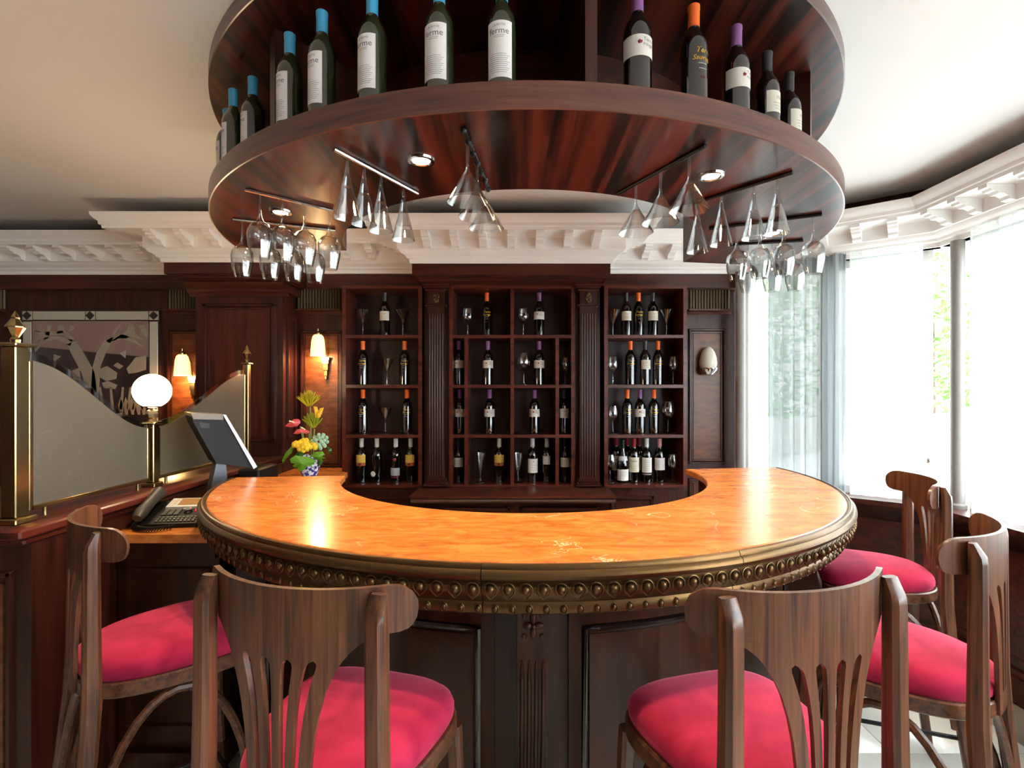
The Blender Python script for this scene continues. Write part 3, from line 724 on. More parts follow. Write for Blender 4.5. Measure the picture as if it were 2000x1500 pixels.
kind('reddot', 'black bottle with white cap, red seal and silver label', BODY, BG, capm('white', 'e4e2de'), [labm(.05, .105, 120, 'a9adb0')],
     [('red_seal', dots(MB(), .0366, .165, 0, 1, .013), plain('seal_red', '8d2a26', .5)), ('red_band', lines(MB(), rL, .034, .044, 5, 120), REDP)])
kind('shield', 'black bottle with pale cap and silver shield label', BODY, BG, capm('stone', 'bdb8ae'), [labm(.13, .19, 90, 'b8b9b9')],
     [('shield_point', MB().add([(.0374 * math.sin(a), -.0374 * math.cos(a), z) for a, z in ((-.785, .13), (.785, .13), (0, .105))], [(0, 1, 2)]), plain('paper_b8b9b9', 'b8b9b9', .8))])
kind('redmark', 'black bottle with white cap, white label and red mark', BODY, BG, capm('white', 'e4e2de'), [labm(.07, .17, 140, 'e6e2de')],
     [('red_mark', dots(MB(), rL, .15, 0, 5, .0035), REDP), ('fine_lettering', lines(MB(), rL, .09, .125, 3, 80), PRT)])
kind('burgundy', 'wide shouldered bottle with dark green cap and low white label', BURG, BG, capm('dark_green', '16352c', .235, .303), [labm(.015, .095, 150, 'e9e5e2', .0417)],
     [('neck_label', MB().lathe([(.0372, .157), (.0276, .187)], 14, a0=-70, a1=70), plain('paper_neck', 'cfcad2', .7)), ('fine_lettering', lines(MB(), .042, .05, .075, 3, 60), PRT)])
kind('redcap', 'black bottle with red cap and cream label', BODY, BG, capm('red', '9d2230'), [labm(.075, .18, 140, 'd8d2bb')],
     [('lettering', lines(MB(), rL, .148, .156, 5, 70), PRT), ('fine_lettering', lines(MB(), rL, .09, .125, 4, 90), PRT)])
kind('whitecap', 'black bottle with white cap and tall white label', BODY, BG, capm('white', 'e4e2de'), [labm(.072, .178, 130, 'e0dcd8')],
     [('fine_lettering', lines(MB(), rL, .085, .16, 6, 70), PRT), ('white_band', lines(MB(), rL, .056, .062, 3, 130), WPR)])
kind('pinkcap', 'black bottle with pink cap and white label', BODY, BG, capm('pink', 'c98a90'), [labm(.09, .176, 140, 'dfd9da')],
     [('fine_lettering', lines(MB(), rL, .105, .155, 5, 70), PRT)])
def bottle(key, x, y, z, rz, label, group):
    d, bm_, cap, labels, prints = KINDS[key]
    o = bpy.data.objects.new('wine_bottle', bm_); COL.objects.link(o); o.location = (x, y, z); o.rotation_euler = (0, 0, rz)
    tag(o, label, 'bottle', group)
    part('cap', cap, o)
    lab = None
    for l in labels: lab = part('label', l, o)
    for nm, m in prints: part(nm, m, lab or o)
ITEMS = {
 'left': [[('martini', 710), ('black', 752), ('martini', 788)], [('orange', 709), ('martini', 757), ('orange', 790)], [('orange', 709), ('martini', 754), ('orange', 795)], [('yellow', 706), ('round', 736), ('reddot', 773), ('yellow', 802)]],
 'middle': [[('wine', 914), ('orange', 951), ('wine', 1022), ('purple', 1053)], [('purple', 896), ('purple', 953), ('big', 1023), ('purple', 1053), ('wine', 1103)],
            [('purple', 898), ('purple', 956), ('purple', 1044), ('black', 1101)], [('black', 895), ('flute', 939), ('yellow', 975), ('flute', 1012), ('redmark', 1040), ('shield', 1068), ('black', 1103)]],
 'right': [[('martini', 1196), ('black', 1223), ('orange', 1247), ('black', 1275), ('martini', 1300)], [('wine', 1196), ('orange', 1231), ('black', 1260), ('orange', 1285), ('wine', 1313)],
           [('wine', 1196), ('orange', 1225), ('purple', 1250), ('orange', 1277), ('big', 1303)], [('wine', 1191), ('burgundy', 1216), ('redcap', 1238), ('whitecap', 1263), ('pinkcap', 1288), ('wine', 1312)]]}
ROWN = ['top', 'second', 'third', 'bottom']; NTH = ['first', 'second', 'third', 'fourth', 'fifth', 'sixth', 'seventh']
GN = {'martini': ('martini_glass', 'clear martini glass'), 'wine': ('wine_glass', 'stemmed wine glass'), 'big': ('wine_glass', 'large stemmed wine glass'), 'flute': ('tasting_glass', 'tall conical stemmed glass')}
for u, rows in ITEMS.items():
    for r_, row in enumerate(rows):
        for i, (k, px) in enumerate(row):
            y = 3.745; x = PXX(px, y); z = SHZ[r_]
            where = '%s shelf of %s unit, %s from left' % (ROWN[r_], u, NTH[i])
            if k in GN:
                o = bpy.data.objects.new(GN[k][0], G_UP[k]); COL.objects.link(o); o.location = (x, y - .02, z)
                tag(o, GN[k][1] + ', ' + where, 'glass', 'glasses on the wall shelves')
            else:
                lb = {'orange': 'orange capped bottle with gold script', 'purple': 'purple capped bottle with cream label', 'black': 'black capped bottle with cream label'}.get(k, KINDS[k][0])
                short = {'yellow': 'yellow labelled bottle', 'round': 'slim bottle with round label', 'reddot': 'bottle with red seal', 'shield': 'bottle with silver shield label', 'redmark': 'white labelled bottle with red mark',
                         'burgundy': 'sloping bottle with low white label', 'redcap': 'red capped bottle', 'whitecap': 'white capped bottle', 'pinkcap': 'pink capped bottle'}.get(k, lb)
                bottle(k, x, y, z, random.uniform(-.15, .15), short + ', ' + where, 'bottles on the wall shelves')
for px, lb in ((1203, 'half hidden red capped bottle at the back left of the right bottom shelf'), (1225, 'half hidden red capped bottle behind the sloping low labelled bottle'), (1248, 'half hidden bottle behind the front red capped bottle, right bottom shelf')):
    y = 3.84; bottle('redcap', PXX(px, y), y, SHZ[3], .2, lb, 'bottles on the wall shelves')
# bottles on the canopy: pixel column, distance
zb = ZK + .0675
CB = [('blue', 444, 1.96), ('blue', 456, 1.83), ('blue', 494, 1.76), ('blue', 566, 1.545), ('blue', 629, 1.455), ('blue', 727, 1.385), ('blue', 858, 1.345), ('blue', 980, 1.338),
      ('purple', 1245, 1.375), ('orange', 1355, 1.432), ('purple', 1438, 1.512), ('black', 1498, 1.63), ('black', 1541, 1.735)]
nb = 0; nk = {'blue': 0, 'purple': 0, 'black': 0, 'orange': 0}
for k, px, Y in CB:
    x = PXX(px, Y); a = math.atan2(x - CX, CY - Y)
    i = nk[k]; nk[k] += 1
    if k == 'blue': lb = 'blue capped green bottle with tall white label on the canopy, %s from the left' % (NTH + ['eighth'])[i]
    elif k == 'orange': lb = 'orange capped black bottle with gold script standing on the canopy'
    elif k == 'purple': lb = ['purple capped bottle on the canopy beside the wooden divider', 'purple capped bottle on the canopy right of the orange capped one'][i]
    else: lb = ['black capped bottle with white label on the canopy beside the purple capped one', 'black capped bottle at the right end of the canopy row'][i]
    bottle(k, x, Y, zb, a - (.12 if k == 'blue' else 0), lb, 'bottles on the canopy')

# ------------------------------------------------------------------ bar stools
def stool():
    t = thing('bar_stool', 'x', 'stool', (0, 0, 0), group='bar stools around the bar')
    # back sheet: rail and slotted splat bent round a vertical cylinder
    RHO, YB, ZT = .315, -.212, 1.187
    th = .010
    def P(x, z, o):
        a = x / RHO
        return ((RHO + o) * math.sin(a), YB + RHO - (RHO + o) * math.cos(a), z)
    mb = MB()
    def strip(levels, ncol, caps=(True, True), open_l=None, open_r=None):
        vs = []; fs = []; m = ncol + 1
        for z, xl, xr in levels:
            for side in (-th / 2, th / 2):
                for c in range(m): vs.append(P(xl + (xr - xl) * c / ncol, z, side))
        nl = len(levels); W_ = 2 * m
        for k in range(nl - 1):
            for sd in (0, 1):
                for c in range(ncol):
                    q = (k * W_ + sd * m + c, k * W_ + sd * m + c + 1, (k + 1) * W_ + sd * m + c + 1, (k + 1) * W_ + sd * m + c)
                    fs.append(q if sd else q[::-1])
            for c, fl_ in ((0, open_l), (ncol, open_r)):
                if fl_ is None or fl_[k] or fl_[k + 1]: fs.append((k * W_ + c, k * W_ + m + c, (k + 1) * W_ + m + c, (k + 1) * W_ + c))
        for k in [q_ for q_, on in ((0, caps[0]), (nl - 1, caps[1])) if on]:
            for c in range(ncol): fs.append((k * W_ + c, k * W_ + c + 1, k * W_ + m + c + 1, k * W_ + m + c))
        mb.add(vs, fs)
    XR = .246
    rail = [(1.103, .165), (1.104, .212), (1.107, .227), (1.113, .236), (1.124, .243), (1.140, XR), (1.155, .245), (1.168, .238), (1.178, .226), (1.184, .214), (ZT, .195)]
    strip([(z, -h, h) for z, h in rail], 32, (False, True))
    def Wd(z):
        pts = [(.75, .056), (.80, .058), (.87, .063), (.93, .070), (.98, .080), (1.02, .093), (1.05, .108), (1.075, .126), (1.088, .142), (1.097, .158), (1.103, .172)]
        for (a, b), (c, d) in zip(pts[:-1], pts[1:]):
            if z <= c: return b + (d - b) * (z - a) / (c - a)
        return pts[-1][1]
    zt, zbm = 1.066, .80
    zl = [.75, .78, .80] + [zbm + (zt - zbm) * s for s in (.02, .05, .1, .2, .35, .5, .65, .8, .9, .95, .98)] + [1.066, 1.08, 1.09, 1.097, 1.103]
    def sl(z):
        if z <= zbm or z >= zt: return 0
        u = (z - zbm) / (zt - zbm); h = .0048 + .0065 * u * u
        e = min((z - zbm) / .012, 1); f_ = min((zt - z) / .018, 1)
        return h * math.sqrt(max(0, 1 - (1 - e) ** 2)) * math.sqrt(max(0, 1 - (1 - f_) ** 2))
    for k in range(5):
        lv = []
        for z in zl:
            W_ = Wd(z); h = sl(z); cs = [-1.0] + [-.58, -.195, .195, .58] + [1.0]
            lv.append((z, cs[k] * W_ + (h if k > 0 else 0), cs[k + 1] * W_ - (h if k < 4 else 0)))
        op = [sl(z) > 0 for z in zl]
        strip(lv, 3, (True, False), None if k == 0 else op, None if k == 4 else op)
    mb.build('backrest', W_CH, t)
    # seat: broad rounded front, narrower round back
    def ring(k, g, z, n=48):
        out = []
        for i in range(n):
            a = 2 * PI * i / n; c, s_ = math.cos(a), math.sin(a); e = 2 / (3.6 if s_ > 0 else 2.7)
            x = (abs(c) ** e) * (1 if c >= 0 else -1); y = (abs(s_) ** (2 / 3.6 if s_ > 0 else 2 / 2.4)) * (1 if s_ >= 0 else -1)
            hw = .192 + .026 * y; hd = .228 if s_ > 0 else .198
            out.append((x * (hw * k + g), -.012 + y * (hd * k + g), z))
        return out
    MB().loft([ring(1, -.004, .744), ring(1, 0, .748), ring(1, 0, .780), ring(1, -.004, .784)]).build('seat_frame', W_CHX, t)
    MB().loft([ring(1, -.014, .780), ring(1, -.006, .793), ring(1, -.005, .806), ring(1, -.010, .820), ring(.94, -.010, .832), ring(.84, -.01, .841), ring(.65, -.01, .848), ring(.4, 0, .852), ring(.12, 0, .854)]).build('seat_cushion', VELVET, t)
    sec = [(-.5, -.28), (-.28, -.5), (.28, -.5), (.5, -.28), (.5, .28), (.28, .5), (-.28, .5), (-.5, .28)]
    y_t = YB + RHO - (RHO + .022) * math.cos(math.asin(.178 / (RHO + .022))) - .004
    for sx in (-1, 1):          # rear legs run up behind the rail and end in a chamfered head
        def sect(x, y, z, w, d): return [(sx * x + u * w, y + v * d, z) for u, v in sec]
        rings = [sect(.212, y_t - .085, .012, .027, .030), sect(.200, y_t - .045, .3, .032, .034), sect(.187, y_t - .008, .64, .036, .038), sect(.182, y_t, .77, .038, .040), sect(.179, y_t, .95, .037, .036), sect(.178, y_t, 1.135, .036, .034),
                 sect(.178, y_t + .001, 1.150, .035, .032), sect(.178, y_t + .010, 1.180, .030, .014)]
        MB().loft(rings).build('leg', W_CH, t)
    for sx in (-1, 1):
        MB().loft([[(sx * x + u * w_, y + v * w_, z) for u, v in sec] for x, y, z, w_ in ((.215, .225, .012, .024), (.185, .185, .47, .031), (.175, .17, .746, .036))]).build('leg', W_CH, t)
    def lerp_leg(c, z):
        if c[1] < 0: return Vector((c[0] * (.187 + .025 * (1 - z / .64)), y_t - .008 - .077 * (1 - z / .64), z))
        return Vector((c[0] * (.175 + .04 * (1 - z / .746)), .17 + .055 * (1 - z / .746), z))
    for c0, c1 in (((-1, -1), (-1, 1)), ((1, -1), (1, 1)), ((-1, -1), (1, -1)), ((-1, 1), (1, 1))):
        pts = []
        for i in range(17):
            a = PI * i / 16
            z = .33 + .402 * math.sin(a) ** .75
            p0, p1 = lerp_leg(c0, z), lerp_leg(c1, z); k = .06 + .88 * (.5 - .5 * math.cos(a))
            pts.append(tuple(p0.lerp(p1, k)))
        MB().tube(pts, .0115, 8).build('bent_brace', W_CHX, t)
    q = [lerp_leg(c, .29) for c in ((-1, -1), (-1, 1), (1, 1), (1, -1))]
    MB().tube([tuple(q[0] + Vector((.02, 0, 0))), tuple(q[1] + Vector((.02, -.03, 0))), tuple(q[1] + Vector((.03, -.018, 0))), tuple(q[2] + Vector((-.03, -.018, 0))), tuple(q[2] + Vector((-.02, -.03, 0))), tuple(q[3] + Vector((-.02, 0, 0)))], .008, 8).build('foot_rail', BLACK, t)
    return t
ST = [(-15.2, 1.54, 'front bar stool left of the carved corbel, seen from behind, red seat'), (16.0, 1.56, 'front bar stool right of the carved corbel, seen from behind, pink seat'),
      (-45.0, 1.51, 'bar stool at the left by the panelled partition and the telephone'), (41.3, 1.535, 'bar stool at the right edge of the picture, near the bay windows'),
      (70.5, 1.47, 'farthest bar stool on the right, standing under the window sill')]
s0 = stool()
for i, (a, r_, lab) in enumerate(ST):
    x, y = PA(r_, a)
    if i == 0: s0.location = (x, y, 0); s0.rotation_euler = (0, 0, R(a)); s0['label'] = lab
    else: dup(s0, (x, y, 0), R(a), lab)

# ------------------------------------------------------------------ left partition with brass posts and frosted glass
ZP = 1.085; XP = -1.66
pt = thing('low_partition', 'low dark panelled partition wall carrying brass posts and frosted glass', 'partition', (-1.9, 2.6, 0))
MB().box(-2.30, -1.565, 1.70, 3.56, 0, ZP - .03).build('partition_body', W_V, pt, True)
MB().bbox(-2.36, -1.545, 1.64, 3.56, ZP - .032, ZP, .006).build('partition_cap', W_Y, pt, True)
MB().bbox(-2.36, -1.555, 1.665, 3.56, ZP - .055, ZP - .032, .006).build('cap_moulding', W_Y, pt, True)
frame_moulding(MB(), -2.22, -1.63, .22, .93, 1.70, .022, .014).build('panel_moulding', W_V, pt, True)
MB().box(-2.2, -1.65, 1.692, 1.70, .25, .9).build('end_panel', HB, pt, True)
def post(y, h, fin, lab, w=.026):
    t = thing('brass_post', lab, 'post', (XP, y, ZP))
    MB().bbox(-w * 1.2, w * 1.2, -w * 1.2, w * 1.2, 0, .02, .003).build('base', BRASS, t)
    MB().bbox(-w * .75, w * .75, -w * .75, w * .75, .02, h - .012, .003).build('shaft', BRASS, t)
    MB().bbox(-w * 1.2, w * 1.2, -w * 1.2, w * 1.2, h - .012, h, .003).build('cap', BRASS, t)
    if fin:
        MB().lathe([(.012, h), (.014, h + .012), (.01, h + .02), (.027, h + .052), (.027, h + .056), (.011, h + .082), (.012, h + .086), (0, h + .11)], 8).build('finial', BRASS, t, smooth=False)
    else:
        MB().lathe([(.02, h), (.014, h + .012), (.024, h + .02), (.027, h + .036), (.022, h + .05), (.012, h + .056), (.018, h + .064), (0, h + .066)], 8).build('lamp_holder', plain('pale_brass', 'dcc49a', .2, metal=1), t, smooth=False)
    return t
post(1.745, .60, True, 'tall brass post with faceted finial at the near end of the partition', .034)
gp = post(2.41, .30, False, 'short brass lamp post in the middle of the partition carrying the globe')
post(3.27, .62, True, 'thin tall brass post with pointed finial at the far end of the partition', .022)
gl = thing('globe_lamp', 'glowing white glass globe lamp on the short brass post', 'lamp', (XP, 2.41, ZP + .366))
MB().ball((0, 0, .075), .078, 28, 18).build('globe', plain('opal_globe', 'fff6e0', .3, emit='ffe3b0', es=9), gl)
MB().lathe([(.03, 0), (.034, .004), (.034, .01), (.026, .014)], 16).build('collar', BRASS, gl)
pl_ = bpy.data.lights.new('globe_bulb', 'POINT'); pl_.energy = 9; pl_.color = (1, .75, .45); pl_.shadow_soft_size = .085
po = bpy.data.objects.new('globe_bulb', pl_); COL.objects.link(po); po.parent = gl; po.location = (0.0, 0, .19)
def frosted():
    m, N, L, b = nmat('frosted_glass'); N.remove(b); out = N['Material Output']
    tl = N.new('ShaderNodeBsdfTranslucent'); tl.inputs[0].default_value = lin('7c7263'); df = N.new('ShaderNodeBsdfDiffuse'); df.inputs[0].default_value = lin('776d5d')
    gs = N.new('ShaderNodeBsdfGlossy'); gs.inputs['Roughness'].default_value = .35
    tc = N.new('ShaderNodeTexCoord'); nz = N.new('ShaderNodeTexNoise'); nz.inputs['Scale'].default_value = 14; nz.inputs['Detail'].default_value = 8; nz.inputs['Distortion'].default_value = 2.5
    bp_ = N.new('ShaderNodeBump'); bp_.inputs['Strength'].default_value = .25; bp_.inputs['Distance'].default_value = .01
    L.new(tc.outputs['Object'], nz.inputs['Vector']); L.new(nz.outputs['Fac'], bp_.inputs['Height']); L.new(bp_.outputs[0], gs.inputs['Normal']); L.new(bp_.outputs[0], df.inputs['Normal'])
    a = N.new('ShaderNodeMixShader'); a.inputs[0].default_value = .5; c = N.new('ShaderNodeMixShader'); c.inputs[0].default_value = .18
    L.new(tl.outputs[0], a.inputs[1]); L.new(df.outputs[0], a.inputs[2]); L.new(a.outputs[0], c.inputs[1]); L.new(gs.outputs[0], c.inputs[2]); L.new(c.outputs[0], out.inputs[0])
    return m
FROST = frosted(); CLEAR = glass_thin('bevelled_clear_glass', (.8, .82, .8), 1.0, .12)
def gpanel(y0, y1, za, zb_, lab):
    n = 28
    def top(u): return za + (zb_ - za) * (.5 - .5 * math.cos(PI * (.04 + .92 * u)))
    ys = [y0 + (y1 - y0) * i / n for i in range(n + 1)]
    t = thing('glass_screen', lab, 'screen', (XP, (y0 + y1) / 2, ZP + .03), group='frosted glass screens on the partition')
    bev = .028
    MB().prism([(ys[0], ZP + .045), (ys[-1], ZP + .045)] + [(ys[i], top(i / n) - bev) for i in range(n, -1, -1)], 'x', XP - .004, XP + .004).build('frosted_pane', FROST, t, True)
    MB().prism([(ys[i], top(i / n) - bev) for i in range(n + 1)] + [(ys[i], top(i / n)) for i in range(n, -1, -1)], 'x', XP - .003, XP + .003).build('clear_bevel', CLEAR, t, True)
    MB().bbox(XP - .009, XP + .009, y0, y1, ZP + .03, ZP + .046, .002).build('bottom_rail', BRASS, t, True)
    for yy in (y0, y1): MB().bbox(XP - .009, XP + .009, yy - .008, yy + .008, ZP + .03, (top(0) if yy == y0 else top(1)) - .03, .002).build('side_rail', BRASS, t, True)
    for yy in (y0 + .06, y1 - .06): MB().lathe([(0, 0), (.007, 0), (.007, .03), (0, .03)], 10, (XP, yy, ZP)).build('foot', BRASS, t, True)
gpanel(1.795, 2.375, ZP + .575, ZP + .30, 'near frosted glass screen sloping down from the tall brass post')
gpanel(2.445, 3.235, ZP + .30, ZP + .575, 'far frosted glass screen rising behind the monitor')

# low marble desk behind the bar end
ZD = .97
dk = thing('service_desk', 'low dark panelled desk between the partition and the bar', 'desk', (-1.35, 2.8, 0))
MB().box(-1.56, -1.16, 2.07, 3.55, 0, ZD - .035).build('desk_body', W_BAR, dk, True)
MB().box(-1.56, -1.16, 2.04, 2.07, ZD - .10, ZD - .035).build('desk_apron', W_BAR, dk, True)
frame_moulding(MB(), -1.54, -1.19, .2, .82, 2.07, .02, .014).build('panel_moulding', W_BAR, dk, True)
MB().box(-1.56, -1.16, 2.04, 2.07, .02, .11).build('desk_plinth', W_BAR, dk, True)
d1 = [(-1.56, 2.02), (-1.12, 2.02), (-1.12, 3.56), (-1.19, 3.62), (-1.19, 3.79), (-1.56, 3.79)]
tag(MB().prism(d1, 'z', ZD - .033, ZD).build('marble_desk_slab', MARBLE, None, True), 'low orange marble desk top under the telephone and the flowers', 'counter top')

# telephone
px_, py_ = -1.425, 2.20
ph = thing('desk_telephone', 'black and silver desk telephone with handset on the low marble desk', 'telephone', (px_, py_, ZD), R(8))
ph.scale = (.9, .9, .9)
def wedge(mb, x0, x1, y0, y1, z0a, z0b, h):     # top rises from y0 to y1
    return mb.loft([[(x0, y0, 0), (x1, y0, 0), (x1, y1, 0), (x0, y1, 0)], [(x0, y0, z0a), (x1, y0, z0a), (x1, y1, z0b), (x0, y1, z0b)]])
wedge(MB(), -.13, .14, -.10, .10, .02, .085, 0).build('base', BPLAS, ph)
def slab(x0, x1, v0, v1, h=.004):               # lies on the sloping face, v in 0..1 from front to back
    def q(x, v, d): return (x, -.10 + .2 * v, .02 + .065 * v + d)
    return MB().loft([[q(x0, v0, .0005), q(x1, v0, .0005), q(x1, v1, .0005), q(x0, v1, .0005)], [q(x0, v0, h), q(x1, v0, h), q(x1, v1, h), q(x0, v1, h)]])
sp = slab(-.045, .135, .60, .99, .012).build('display_panel', SILVER, ph)
slab(0.0, .085, .68, .95, .0135).build('display', plain('amber_lcd', '9c7340', .3, coat=.4), sp)
for k in range(4):
    for xx in (-.038, .098): slab(xx, xx + .026, .66 + k * .075, .71 + k * .075, .0145).build('side_key', WPR, sp)
keym = plain('key_legend', '4b4844', .4)
for r0 in range(4):
    for c in range(3): slab(-.04 + c * .026, -.02 + c * .026, .34 + r0 * .06, .38 + r0 * .06, .006).build('number_key', keym, ph)
for r0 in range(3):
    for c in range(10): slab(-.04 + c * .017, -.029 + c * .017, .06 + r0 * .075, .1 + r0 * .075, .006).build('letter_key', keym, ph)
MB().lathe([(.009, .062), (.018, .062), (.018, .068), (.009, .068)], 16, (.06, 0, 0)).build('navigation_ring', SILVER, ph)
slab(.094, .11, .47, .53, .008).build('red_key', plain('red_key', 'd0202a', .4, emit='d0202a', es=.4), ph)
MB().tube([(-.10, .105, .115), (-.10, .08, .13), (-.10, .0, .10), (-.10, -.085, .065), (-.10, -.11, .05)], [.02, .03, .024, .029, .02], 12).build('handset', DGREY, ph)
cd = [(-.10 + .16 * u + .01 * math.cos(u * 100), -.13 - .035 * math.sin(PI * u) + .008 * math.sin(u * 100), .014 + .009 * math.cos(u * 100)) for u in [i / 240 for i in range(241)]]
MB().tube(cd, .0028, 5).build('coiled_cord', BPLAS, ph)

# monitor
yv = 2.52
mo = thing('till_monitor', 'black tilted till monitor seen from behind, near the partition', 'monitor', (PXX(440, yv), yv, ZD), R(40))
def mp(x, y): return ((x - 440) * yv / F * .95, PZZ(y, yv) - ZD)
MB().prism([mp(*p) for p in ((381, 808), (436, 812), (493, 919), (425, 905), (384, 822))], 'y', .012, .20).build('housing', BPLAS, mo)
MB().prism([mp(*p) for p in ((436, 810), (441, 810), (501, 917), (494, 921))], 'y', 0, .212).build('screen_bezel', SILVER, mo)
MB().prism([mp(*p) for p in ((379, 805), (437, 809), (437, 820), (384, 817))], 'y', .006, .206).build('top_vent', plain('bronze_grey_plastic', '6b5c47', .35), mo)
MB().prism([mp(*p) for p in ((394, 824), (412, 826), (412, 836), (397, 834))], 'y', .008, .013).build('handle_recess', BLACK, mo)
MB().prism([(-.06, .012), (.03, .012), (.02, mp(0, 908)[1]), (-.02, mp(0, 902)[1])], 'y', .08, .18).build('stand_neck', plain('steel_blue_grey', '5d6068', .35, metal=.5), mo)
MB().bbox(-.09, .05, .05, .21, 0, .014, .004).build('stand_foot', BPLAS, mo)
tag(MB().bbox(-1.555, -1.43, 2.95, 3.2, ZD, ZD + .115, .01).build('receipt_printer', BPLAS, None, True), 'flat black receipt printer behind the till monitor', 'printer')

# ------------------------------------------------------------------ sconces
def sconce(px, py_shade, lab, y=YW - .012, energy=8):
    xx = PXX(px, y - .1); z = PZZ(py_shade, y - .1)          # centre of the shade
    t = thing('wall_sconce', lab, 'lamp', (PXX(px + 7, y), y, z - .2), group='glass wall sconces')
    OP = plain('pressed_glass_shade', 'ffe9c8', .4, emit='ffb765', es=2.6)
    c = (xx, y - .09, z)
    fl_ = []
    n = 32
    rings = []
    for r_, dz in ((.02, .075), (.034, .062), (.042, .03), (.046, -.02), (.05, -.075)):
        rings.append([(c[0] + (r_ + .0025 * (k % 2)) * math.cos(2 * PI * k / n), c[1] + (r_ + .0025 * (k % 2)) * math.sin(2 * PI * k / n), c[2] + dz) for k in range(n)])
    MB().loft(rings, True, False).build('shade', OP, t, True)
    MB().lathe([(.022, .073), (.022, .085), (.014, .092), (.007, .1), (.007, .118), (0, .12)], 14, c).build('shade_cap', BRASS, t, True)
    bx = xx + .028; zz = z - .1
    MB().tube([(c[0], c[1], c[2] + .09), (c[0] + .012, c[1] + .03, c[2] + .085), (bx, y - .035, c[2] + .02), (bx, y - .02, zz)], .006, 8).build('arm', BRASS, t, True)
    bm2 = MB()
    for k, (hw, a, b) in enumerate(((.03, .02, 0), (.024, 0, -.03), (.019, -.03, -.075), (.013, -.075, -.115), (.008, -.115, -.14))): bm2.bbox(bx - hw, bx + hw, y - .03 + .003 * k, y, zz + b, zz + a, .002)
    bm2.build('backplate', BRASS, t, True)
    l = bpy.data.lights.new('sconce_bulb', 'POINT'); l.energy = energy; l.color = (1, .62, .28); l.shadow_soft_size = .03
    lo = bpy.data.objects.new('sconce_bulb', l); COL.objects.link(lo); lo.parent = t; wl = worldloc(t); lo.location = (c[0] - wl[0], c[1] - wl[1], c[2] - .085 - wl[2])
sconce(620, 674, 'lit glass wall sconce on the panel beside the left wall shelf')
sconce(354, 713, 'lit glass wall sconce behind the globe lamp')
# egg lamp
eg = thing('egg_wall_lamp', 'unlit egg shaped white glass wall lamp with chrome cup', 'lamp', (PXX(1378, YW), YW - .01, PZZ(733, YW)))
pe = [(0, 0), (.03, .008), (.05, .03), (.06, .062), (.061, .085), (.056, .12), (.045, .155), (.03, .18), (.014, .194), (0, .198)]
MB().lathe([(r_, z) for r_, z in pe], 28, (0, -.04, .008)).build('egg_shade', plain('opal_egg', 'd5cebd', .3, coat=.3), eg)
MB().lathe([(0, -.01), (.038, -.004), (.062, .024), (.066, .042), (.062, .04), (.036, .004), (0, -.002)], 28, (0, -.04, .008)).build('chrome_cup', CHROME, eg)
MB().bbox(-.02, .02, -.03, .0, .03, .16, .004).build('wall_plate', CHROME, eg)

# ------------------------------------------------------------------ flowers
yf_ = 3.28; vx = PXX(604, yf_)
va = thing('flower_arrangement', 'tall flower arrangement in blue and white vase on the low desk', 'flowers', (vx, yf_, ZD))
def porcelain():
    m, N, L, b = nmat('blue_white_porcelain')
    tc = N.new('ShaderNodeTexCoord'); nz = N.new('ShaderNodeTexNoise'); nz.inputs['Scale'].default_value = 38; nz.inputs['Detail'].default_value = 5
    cr = N.new('ShaderNodeValToRGB'); cr.color_ramp.elements[0].position = .47; cr.color_ramp.elements[0].color = lin('e6e9f2'); cr.color_ramp.elements[1].position = .54; cr.color_ramp.elements[1].color = lin('2c3a8c')
    L.new(tc.outputs['Object'], nz.inputs['Vector']); L.new(nz.outputs['Fac'], cr.inputs[0]); L.new(cr.outputs[0], b.inputs['Base Color']); b.inputs['Roughness'].default_value = .15
    return m
MB().lathe([(0, 0), (.035, 0), (.038, .006), (.058, .06), (.078, .13), (.08, .15), (.074, .15), (.05, .06), (0, .02)], 28).build('vase', porcelain(), va)
LEAF = plain('leaf_green', '5f9a22', .4, bscale=12); DLEAF = plain('dark_leaf_green', '2d5a1c', .4, bscale=12); YEL = plain('yellow_petal', 'f0cf2c', .6); PINK = plain('coral_spathe', 'e8606a', .3, coat=.4); SUC = plain('succulent_green', '9fc3a4', .5); STEM = plain('stem_green', '8aa05a', .5)
LIME = plain('protea_lime', 'c3b41e', .6, bscale=40)
sc_ = yf_ / F
def fp(x, y, d=0): return ((x - 604) * sc_, d, CAMZ - (y - HY) * sc_ - ZD)
def leafy(pts, mat, name, th=.003, bend=.02):
    m = MB(); n = len(pts); cx = sum(p[0] for p in pts) / n; cz = sum(p[2] for p in pts) / n; cy = sum(p[1] for p in pts) / n
    vs = [(cx, cy - bend, cz)] + list(pts); v2 = [(x, y + th, z) for x, y, z in vs]
    fs = [(0, 1 + i, 1 + (i + 1) % n) for i in range(n)]
    m.add(vs + v2, fs + [tuple(q + n + 1 for q in f[::-1]) for f in fs] + [(1 + i, n + 2 + i, n + 2 + (i + 1) % n, 1 + (i + 1) % n) for i in range(n)])
    return m.build(name, mat, va, smooth=False)
